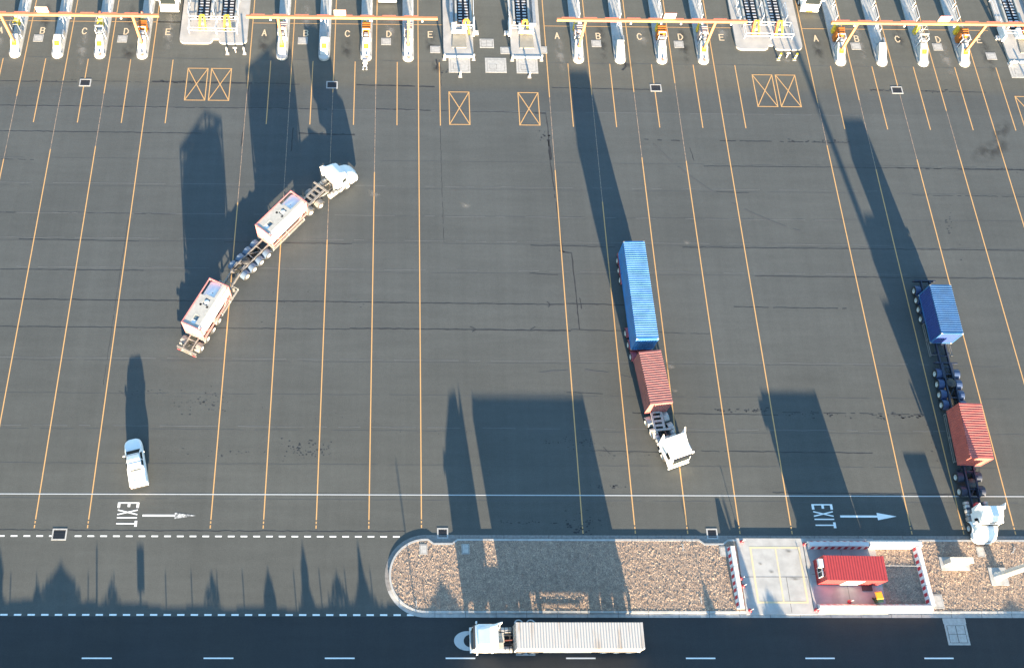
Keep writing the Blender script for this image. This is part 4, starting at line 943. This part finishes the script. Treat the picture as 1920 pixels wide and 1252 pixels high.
for m in range(4):
    for i in range(4):
        X = MOD[m] + SP * i + 4.13
        cab, cage, yel, stk, cone = CONF[m][i]
        where = f'between lanes {LET[i]}, {GN[m]} gate group'
        t = thing('lane_island', f'narrow white lane island {where}', 'lane island', (X, 85.0, 0), 0, 'lane islands')
        g = MB('kerb'); g.prism(pill(.74, 0, 32), 0, .2); g.build('kerb', t)
        g = MB('white_block')
        g.loft([[(-.5, .75, .2), (.5, .75, .2), (.5, .78, .35), (-.5, .78, .35)], [(-.5, 2.0, .2), (.5, 2.0, .2), (.5, 2.05, 1.1), (-.5, 2.05, 1.1)], [(-.46, 2.9, .2), (.46, 2.9, .2), (.42, 2.9, 1.3), (-.42, 2.9, 1.3)]])
        g.build('crash_block', t, bevel=.04)
        MB('white_block').prism(pill(.66, .06, .74), .2, .3).build('nose', t)
        if stk:
            g = MB('sticker' if stk == 'y' else 'walkway')
            g.add([(-.33, 1.35, .68), (.33, 1.35, .68), (.33, 1.97, 1.08), (-.33, 1.97, 1.08)], [[0, 1, 2, 3]]); g.cur = 'black' if stk == 'g' else 'bingreen'
            g.add([(-.04, 1.66, .885), (.07, 1.72, .925), (.05, 1.86, 1.02), (-.08, 1.8, .98)], [[0, 1, 2, 3]])
            g.build('hazard_sticker', t)
            t.children[-1].location = (0, -.012, .012)
        for y0 in (7.5, 10.0, 12.5, 15):
            g = MB('white')
            for zz in (1.1, .65): g.bar((.55, y0, zz), (.55, y0 + 2.0, zz), .05)
            for yy in (y0, y0 + 2.0): g.bar((.55, yy, .2), (.55, yy, 1.12), .05)
            g.build('railing', t)
        if i in (1,) or cab is None: MB('walkway').box(-.35, .3, 3.6, 4.6, .2, .24).build('floor_hatch', t)
        MB('steel').box(.45, .62, 3.1, 4.0, .2, .95).build('guide_post', t)
        MB('white').bar((.35, 5.2, .2), (.35, 5.2, 1.3), .06).bar((.35, 5.2, 1.3), (.35, 6.2, 1.3), .05).bar((.35, 6.2, .2), (.35, 6.2, 1.3), .06).bar((.0, 6.1, .2), (.0, 6.1, 1.3), .06).bar((.0, 6.1, 1.3), (.0, 5.3, 1.3), .05).build('hoop', t)
        if cab:
            c = thing('booth_cabinet', (('dark orange' if cab == 'orange' else 'faded pinkish') + f' cabinet on the island {where}'), 'cabinet', (X + .02, 89.3, .2), 0, 'island cabinets')
            MB(cab).box(-.48, .48, -.45, .4, 0, 1.5).build('body', c, bevel=.02)
            g = MB(cab); g.loft([[(-.54, -.52, 1.42), (.54, -.52, 1.42), (.54, .62, 1.62), (-.54, .62, 1.62)], [(-.54, -.52, 1.47), (.54, -.52, 1.47), (.54, .62, 1.68), (-.54, .62, 1.68)]])
            for yy in (-.2, .1, .4): g.box(-.52, .52, yy - .03, yy + .03, 1.55 + (yy + .2) * .18, 1.6 + (yy + .2) * .18)
            g.build('roof', c)
        if cage in ('cage', 'both'):
            c = thing('mesh_cage', f'open grey wire cage on the island {where}', 'cage', (X, 89.4, .2), 0, 'wire cages')
            g = MB('greycage')
            for sx in (-1, 1):
                for yy in (-.7, .7): g.bar((sx * .5, yy, 0), (sx * .5, yy, 1.9), .04)
                g.bar((sx * .5, -.7, 1.9), (sx * .5, .7, 1.9), .04); g.bar((sx * .5, -.7, .9), (sx * .5, .7, .9), .03)
            for yy in (-.7, 0, .7): g.bar((-.5, yy, 1.9), (.5, yy, 1.9), .04)
            g.build('cage_frame', c)
        if cage in ('frame', 'both'):
            c = thing('reader_frame', f'white framed reader unit on the island {where}', 'reader unit', (X, 88.2, .2), 0, 'framed reader units')
            g = MB('white')
            for sx in (-1, 1): g.bar((sx * .48, -.05, 0), (sx * .48, -.05, 1.65), .06); g.bar((sx * .48, -.2, 1.65), (sx * .48, .55, 1.65), .07)
            g.bar((-.48, .55, 1.65), (.48, .55, 1.65), .07); g.build('frame', c)
            MB('steel').box(-.28, .28, -.1, .3, .9, 1.3).build('reader_screen', c)
        if yel:
            c = thing('yellow_terminal', f'yellow drive-up terminal on the island {where}', 'terminal', (X - .22, 90.5, .2), 0, 'yellow terminals')
            MB('yellow').box(-.2, .2, -.3, .3, .0, 1.35).build('body', c, bevel=.03)
            MB('white').box(-.12, .2, -.1, .45, 1.36, 1.5).build('head', c)
            MB('yellow').bar((-.1, -.3, 1.3), (-.3, -.75, 1.0), .14).build('arm', c)
            if (m, i) in ((0, 2), (0, 3)): MB('brownred').lathe([(.22, 0), (.2, .15), (0, .3)], c=(-.1, .8, 1.4), n=12).cyl((-.1, .8, 0), (-.1, .8, 1.4), .05).build('lamp_hood', c)
        if cone:
            c = thing('nose_bollard', f'small red-brown bollard on the island nose {where}', 'bollard', (X + .08, 85.55, .3), 0, 'nose bollards')
            MB('brownred').cyl((0, 0, 0), (0, 0, .35), .15, .14, n=14).build('post', c); MB('rung').lathe([(.14, 0), (.08, .05), (0, .06)], c=(0, 0, .35), n=14).build('cap', c)
# broken bollard in front of the nose of the island between C and D, second group
t = thing('bent_bollard', 'toppled bollard with loose feet lying off the nose of a lane island', 'bollard', (-3.95, 84.6, 0))
MB('rung').box(-.3, .3, -.1, .5, .0, .35).build('body', t, bevel=.05); MB('rung').box(-.22, .22, -.45, -.1, 0, .25).build('base', t)
for s in (-1, 1): MB('leafwhite').bar((s * .25, -.5, .05), (s * .2, -.95, .08), .14).build('foot', t)

# ------------------------------------------------------------------ gantries
for m, (xa, xb) in enumerate(((-56, -29.4), (-18.6, 5.2), (20.1, 44.0), (54.6, 79.2))):
    t = thing('overhead_gantry', f'pale orange overhead gantry beam across the {GN[m]} gate group', 'gantry', (0, 86.85, 0), 0, 'overhead gantries')
    MB('gantry').box(xa, xb, -.17, .17, 5.8, 6.12).build('beam', t, bevel=.02)
    g = MB('gred'); k = xa + .6
    
    g.box(xa + .3, xb - .3, .172, .22, 5.98, 6.08)
    while k < xb - 1.6: g.box(k, k + 1.7, .18, .3, 5.95, 6.13); k += 2.72
    g.build('cable_tray', t)
    for i in (0, 3):
        X = MOD[m] + SP * i + 4.13
        MB('gantry').box(X - .14, X + .14, -.13, .13, 1.2, 5.8).box(X - .25, X + .25, -.22, .22, 1.14, 1.22).build('leg', t)
    sx = MOD[m] + SP * {0: 1, 1: 2, 2: 2, 3: 2}[m] + {0: 4.0, 1: 1.0, 2: 3.7, 3: 4.0}[m]
    p = MB('white_block').box(sx - .72, sx + .72, .18, .24, 6.14, 7.0).build('sign_panel', t); MB('gred').box(sx - .74, sx + .74, .241, .27, 6.13, 7.02).build('backing', p)
    for kx in range(4):
        xx = xa + 3 + kx * 6.3
        if xx < xb: MB('white').box(xx - .1, xx + .1, -.32, -.18, 5.62, 5.8).build('camera', t)

# ------------------------------------------------------------------ platforms with studded black tracks
def rpoly(x0, x1, y0, y1, r=.7, n=6):
    P = []
    for i in range(n + 1): a = PI + PI / 2 * i / n; P.append((x0 + r + r * math.cos(a), y0 + r + r * math.sin(a)))
    for i in range(n + 1): a = 1.5 * PI + PI / 2 * i / n; P.append((x1 - r + r * math.cos(a), y0 + r + r * math.sin(a)))
    return P + [(x1, y1), (x0, y1)]
def track(parent, x, y0, y1, hw=.85):
    MB('mat').box(x - hw, x + hw, y0, y1, .25, .29).build('black_mat', parent)
    for s in (-1, 1):                                     # each row of pads is one stepped belt
        g = MB('rung'); xa, xb = x + s * .4 - .24, x + s * .4 + .24; P = []; k = y0 + .2
        while k < y1 - .5: P += [(k, .295), (k + .01, .44), (k + .25, .44), (k + .26, .295)]; k += .5
        o = len(g.v)
        for yy, zz in P: g.v += [(xa, yy, zz), (xb, yy, zz)]
        for q in range(len(P) - 1):
            g.cur = 'rung' if q % 4 == 1 else 'mat'
            g.face([o + 2 * q, o + 2 * q + 1, o + 2 * q + 3, o + 2 * q + 2])
        g.build('studded_belt', parent, recalc=False)
    for s in (-1, 1): MB('walkway').box(x + s * (hw + .18) - .12, x + s * (hw + .18) + .12, y0 + .2, y1, .25, .55).build('track_rail', parent)
def aframe(x, y, label):
    t = thing('stop_frame', label, 'stop frame', (x, y, .25), 0, 'yellow and red stop frames')
    g = MB('yellow')
    for s in (-1, 1): g.bar((s * .42, -1.0, 0), (s * .22, .45, 1.25), .2, .12)
    g.bar((-.28, .45, 1.28), (.28, .45, 1.28), .24, .16); g.build('a_frame', t)
    MB('red_orange').bar((-.5, -.6, 0), (-.36, .55, 1.15), .1, .5).build('side_plate', t)
    MB('rung').box(-.16, .16, -.35, -.1, .35, .6).build('buffer', t)
def railing(parent, pts, h=1.05, closed=False, z=.25, mat='white'):
    g = MB(mat)
    for (a, b) in zip(pts[:-1], pts[1:]):
        for zz in (h, h * .5): g.bar((*a, z + zz), (*b, z + zz), .04)
    for p in pts: g.bar((*p, z), (*p, z + h), .05)
    g.build('railing', parent)
for k, (xl, xr, yb, tr) in enumerate(((-28.1, -19.35, 87.6, (-25.3, -22.1)), (44.6, 53.35, 87.45, (47.3, 50.4)))):
    side = ('left', 'right')[k]
    t = thing('gate_platform', f'wide double-lobed concrete platform with two black studded tracks, {side} one', 'platform', (0, 0, 0), 0, 'gate platforms')
    xm = (xl + xr) / 2 + .3
    MB('platform').prism(rpoly(xl, xm - .35, yb, 125), 0, .25).build('left_deck', t)
    MB('platform').prism(rpoly(xm + .35, xr, yb, 125), 0, .252).build('right_deck', t)
    MB('platform').box(xm - .35, xm + .35, yb + .7, 125, 0, .248).build('link_deck', t)
    for x in tr: track(t, x, 91.4, 125)
    railing(t, [(xl + 1.2, 91.1), (xl + 1.2, 89.2), (xm, 89.2), (xm, 91.1)]); railing(t, [(xm + .1, 89.1), (xr - 1.3, 89.1), (xr - 1.3, 91.1), (xl + 1.2, 91.1)])
    for i, x in enumerate(tr): railing(t, [(x + 1.35, 92.3), (x + 1.35, 94.6)]); railing(t, [(x + 1.35, 96), (x + 1.35, 99)]); aframe(x + .1, 90.6, f'yellow and orange A-shaped stop on the {side} double platform, {("left", "right")[i]} track')
    railing(t, [(xl + .9, 92), (xl + .9, 93.5)]); railing(t, [(xl + .9, 94.5), (xl + .9, 98)])
    for x0 in (-1.35, 1.35): MB('walkway').box(xm + x0 * .25 - .1, xm + x0 * .25 + .1, 91.5, 125, .25, .45).build('divider', t)
def mid_platform(xl, xr, yb, tx, side, mirror, label):
    t = thing('gate_platform', label, 'platform', (0, 0, 0), 0, 'gate platforms')
    MB('platform').box(xl, xr, yb, 125, 0, .25).build('deck', t, bevel=.03)
    MB('white_block').box(xl - .02, xr + .02, yb - .16, yb - .003, 0, .3).build('front_edge', t)
    track(t, tx, 91.2, 125, .8)
    c = (xl + xr) / 2 + .1
    g = MB('hoodgrey'); g.loft([[(c - .95, yb + 1.2, .25), (c + .95, yb + 1.2, .25), (c + .95, yb + 1.22, .36), (c - .95, yb + 1.22, .36)], [(c - .9, yb + 3.6, .25), (c + .9, yb + 3.6, .25), (c + .8, yb + 3.6, .42), (c - .8, yb + 3.6, .42)]]); g.build('ramp_hood', t, bevel=.05)
    for s in (-1, 1): MB('white').box(c + s * .68 - .3, c + s * .68 + .3, yb + 3.65, yb + 4.9, .25, 1.0).build('bumper_block', t, bevel=.05)
    MB('white').box(c - .95, c + .95, yb + 3.3, yb + 3.64, .7, 1.02).build('hood_beam', t)
    s = mirror
    ex = xr - .2 if s > 0 else xl + .2
    railing(t, [(ex + s * .1, 90.1), (c - s * .4, 90.1)]); railing(t, [(ex + s * .25, 89.3), (ex + s * .35, 91.6)]); railing(t, [(ex + s * .3, 92), (ex + s * .35, 96)])
    MB('white').box(ex + s * .3 - .12, ex + s * .3 + .12, 89.2, 91.5, .2, 1.2).build('side_gate', t)
    MB('rung').box(ex + s * .7 - .25, ex + s * .7 + .25, 89.6, 90.1, 0, .3).build('footing', t)
    MB('steel').box(xl + .9 if s > 0 else xr - .9, (xl + 1.3) if s > 0 else (xr - .5), 91, 120, .25, .7).build('cable_duct', t)
    return t
mid_platform(6.2, 10.1, 85.95, 8.9, 'left', 1, 'concrete platform with one black studded track and white bumper blocks, left of the centre')
mid_platform(15.0, 18.95, 85.95, 16.6, 'right', -1, 'concrete platform with one black studded track and white bumper blocks, right of the centre')
mid_platform(80.2, 85.5, 85.95, 82.4, 'right', -1, 'concrete platform with a black studded track cut by the right edge')
for x, y, l in ((9.2, 90.3, 'yellow and red stop frame on the left centre platform'), (16.9, 90.3, 'red stop frame on the right centre platform'), (83.2, 90.3, 'red stop frame at the right edge platform')): aframe(x, y, l)

# bollards
def bollard(x, y, h, label, r=.12, striped=False, base=.24):
    t = thing('bollard', label, 'bollard', (x, y, 0), 0, 'yellow and white bollards')
    MB('slab').box(-base, base, -base * .8, base * .8, 0, .05).build('base', t)
    g = MB('yellow' if striped else 'white_block'); n = 5 if striped else 1
    for k in range(5):
        g.cur = ('sticker' if k % 2 == 0 else 'leafwhite') if striped else 'beige'
        g.cyl((0, 0, .05 + (h - .05) * k / 5), (0, 0, .05 + (h - .05) * (k + 1) / 5), r, n=12)
    g.build('post', t); return t
for x, y, l in ((-21.75, 86.05, 'left cream bollard below the left double platform'), (-19.55, 86.1, 'right cream bollard below the left double platform')): bollard(x, y, 1.2, l)
for x, y, l in ((49.9, 86.0, 'left yellow striped bollard below the right double platform'), (52.0, 86.0, 'right yellow striped bollard below the right double platform')): bollard(x, y, 1.2, l, striped=True)
for x, y, l in ((6.3, 85.5, 'cream bollard at the left corner of the left centre platform'), (10.1, 85.5, 'cream bollard at the right corner of the left centre platform'), (15.1, 85.45, 'cream bollard at the left corner of the right centre platform'), (18.9, 85.5, 'cream bollard at the right corner of the right centre platform'),
                (8.3, 82.75, 'cream bollard below the slab of the left centre platform'), (17.2, 82.75, 'cream bollard below the slab of the right centre platform'), (81.9, 82.8, 'yellow bollard at the right edge'), (80.3, 85.4, 'cream bollard at the corner of the right edge platform')): bollard(x, y, 1.0, l)
for x, l in ((-20.7, 'small cream T-shaped post between the two cream bollards'), (51.0, 'small hooked white post between the two striped bollards')):
    t = thing('small_post', l, 'post', (x, 86.3, 0)); MB('rung').cyl((0, 0, 0), (0, 0, .9), .07, n=8).build('pole', t); MB('rung').bar((-.25, 0, .9), (.25, 0, .9), .12).build('head', t)

# loose branches and rags on the bark
for x, y, l in ((29.8, 22.3, 'pale broken branch lying on the bark near the upper kerb'), (31, 17.0, 'pale twig on the bark left of the striped barrier'), (2.4, 16.6, 'white rag on the bark at the rounded island end'), (64.0, 22.0, 'pale fallen branch at the right edge of the bark')):
    t = thing('branch', l, 'branch', (x, y, .16), random.uniform(0, 3))
    g = MB('mast'); g.bar((-.4, 0, 0), (.35, .1, .03), .05); g.bar((0, .05, .02), (.3, .25, .04), .035); g.bar((-.1, 0, .02), (-.3, -.1, .03), .035); g.build('wood', t)
t = thing('cable', 'thin pale cable stretched from the red kiosk to the right barrier', 'cable', (49.0, 20.35, .3)); MB('rung').bar((0, .0, .6), (5.0, -.0, .3), .03).build('strand', t)

# ------------------------------------------------------------------ south boundary: fence, posts, shrubs outside the frame that shade the road
t = thing('boundary_fence', 'long low boundary fence south of the road whose shadow covers the road', 'fence', (0, 2.6, 0))
g = MB('fence'); x = -75.0
while x < 110:
    h = 2.06 + .05 * math.sin(x * .13) + random.uniform(-.03, .03) - (.06 if x > 24 else 0); g.box(x, x + 1.24, -.03, .03, 0, h); x += 1.25
g.build('panel', t)
g = MB('fence'); x = -72.3
while x < 8: g.cyl((x, 0, 0), (x, 0, 2.45 + .12 * min(1, (x + 60) / 60)), .045, n=6); x += 2.58
g.build('post', t)
def pole(x, y, h, label, r=.06, sign=None, name='boundary_pole'):
    t = thing(name, label, 'pole', (x, y, 0))
    MB('fence').cyl((0, 0, 0), (0, 0, h), r, r * .8, n=8).build('post', t)
    if sign: MB('fence').box(-sign[0], sign[0], -.03, .03, sign[1], sign[2]).build('sign_panel', t)
T75 = math.tan(R(7.5))
pole(-23.1, 2.0, 3.05, 'post with a narrow upright sign south of the road, shadow under the EXIT word', .04, (.36, 2.32, 3.0), 'sign_post')
pole(-27.5, 2.0, 3.0, 'plain pole south of the road at the left', .09)
pole(4.1, 2.2, 4.3, 'thin pole south of the road whose shadow reaches the yard by the island end', .07)
pole(37.9, 2.2, 3.7, 'thin pole south of the road opposite the concrete pad', .06); pole(33.5, 2.2, 3.75, 'thin pole south of the road right of the middle lanes', .05)
def shade_tree(tx, ty, hw, label, dens=1.0, y0=-1.5, rag=.25, kind='bushy_tree'):
    """tree whose top throws its shadow tip at (tx, ty); hw = half width of the crown at fence-shadow level"""
    top = (ty - y0) / 6.98; x0 = tx + (ty - y0) * T75; low = (16.6 - y0) / 6.98
    t = thing(kind, label, 'tree', (x0, y0, 0), 0, 'trees beyond the road')
    MB('trunk').cyl((0, 0, 0), (0, 0, top * .8), .12, .03, n=8).build('trunk', t)
    g = MB('leaf'); k = hw / max(.2, top - low); n = int((900 + 1500 * hw) * dens)
    for _ in range(n):
        u = random.random() ** .8; z = top - u * (top - 1.2); w = min(hw * 1.3, k * (top - z)) * (1 + rag * math.sin(7 * z + 3 * tx))
        a = random.uniform(0, 2 * PI); rr = w * random.random() ** .5
        c = Vector((math.cos(a) * rr, math.sin(a) * rr * .6, z)); dd = Vector((random.uniform(-1, 1), random.uniform(-1, 1), random.uniform(-.3, .8))).normalized() * random.uniform(.05, .13)
        e = dd.cross(Vector((random.uniform(-1, 1), random.uniform(-1, 1), random.uniform(-1, 1)))).normalized() * .06
        g.add([c - dd, c + e, c + dd * 1.2, c - e], [[0, 1, 2, 3]])
    g.build('crown', t, recalc=False)
for q in ((-33.6, 20.9, 2.7, 'broad triangular tree beyond the fence at the left', 1.3), (-35.6, 18.9, .7, 'low shrub left of the broad triangular tree'), (-28.3, 19.4, 1.3, 'thin sparse shrub beyond the fence under the EXIT word', .35),
          (-18.4, 20.3, 1.0, 'sparse shrub beyond the fence, left of the slim trees', .4), (-12.7, 20.3, .8, 'small dense tree beyond the fence', .9), (-9.35, 22.9, .8, 'tall slim dense tree beyond the fence', 1.3),
          (-3.7, 23.2, .7, 'slim spire tree beyond the fence by the rounded island end', .8), (-5.8, 20.1, 1.3, 'ragged shrub beyond the fence', .5), (-3.2, 20.3, 1.5, 'ragged dense shrub nearest the island end', .7),
          (-40.6, 24.2, 1.4, 'tall tree at the far left edge', 1.3), (4.6, 20.4, 2.0, 'round tree opposite the rounded island end', 1.3), (31.2, 20.2, .7, 'slim tree right of the middle of the island', .9), (37.6, 19.4, 1.6, 'spreading tree opposite the concrete pad', .9),
          (34.6, 28.0, .55, 'tall pointed tree opposite the island drain', 1.3), (62.0, 18.3, 2.2, 'low tree at the far right', .9)):
    shade_tree(*q[:4], dens=q[4] if len(q) > 4 else 1.0)

# ------------------------------------------------------------------ camera
cam = bpy.data.cameras.new('camera'); co = bpy.data.objects.new('camera', cam); COL.objects.link(co); S.camera = co
co.location = (0, 0, 100.314)
co.rotation_mode = 'XYZ'; co.rotation_euler = (R(24.90176), R(-0.93970), R(-0.10186))
cam.sensor_fit = 'HORIZONTAL'; cam.sensor_width = 36
cam.lens = 36 * 1838.82 / 1920
cam.shift_x = 192.10 / 1920; cam.shift_y = -3.78 / 1920
cam.clip_end = 3000; cam.clip_start = 1

# ------------------------------------------------------------------ light
EL, AZ = 8.3, 7.5
d = Vector((-math.sin(R(AZ)) * math.cos(R(EL)), math.cos(R(AZ)) * math.cos(R(EL)), -math.sin(R(EL))))
sun = bpy.data.lights.new('sun', 'SUN'); so = bpy.data.objects.new('sun', sun); COL.objects.link(so)
so.rotation_euler = d.to_track_quat('-Z', 'Y').to_euler(); so.location = (0, -50, 60)
sun.energy = 5.0; sun.angle = R(0.53); sun.color = (1.0, 0.80, 0.55)
wd = bpy.data.worlds.new('World'); S.world = wd; wd.use_nodes = True
nt = wd.node_tree; bg = nt.nodes['Background']
sky = nt.nodes.new('ShaderNodeTexSky'); sky.sky_type = 'NISHITA'; sky.sun_disc = False
sky.sun_elevation = R(EL); sky.sun_rotation = R(180 - AZ); sky.altitude = 50; sky.air_density = 1.3; sky.dust_density = 0.3; sky.ozone_density = 3.2
nt.links.new(sky.outputs[0], bg.inputs[0]); bg.inputs[1].default_value = 0.096
S.view_settings.view_transform = 'Standard'; S.view_settings.look = 'None'; S.view_settings.exposure = 2.9; S.view_settings.gamma = 1
S.view_settings.use_curve_mapping = False
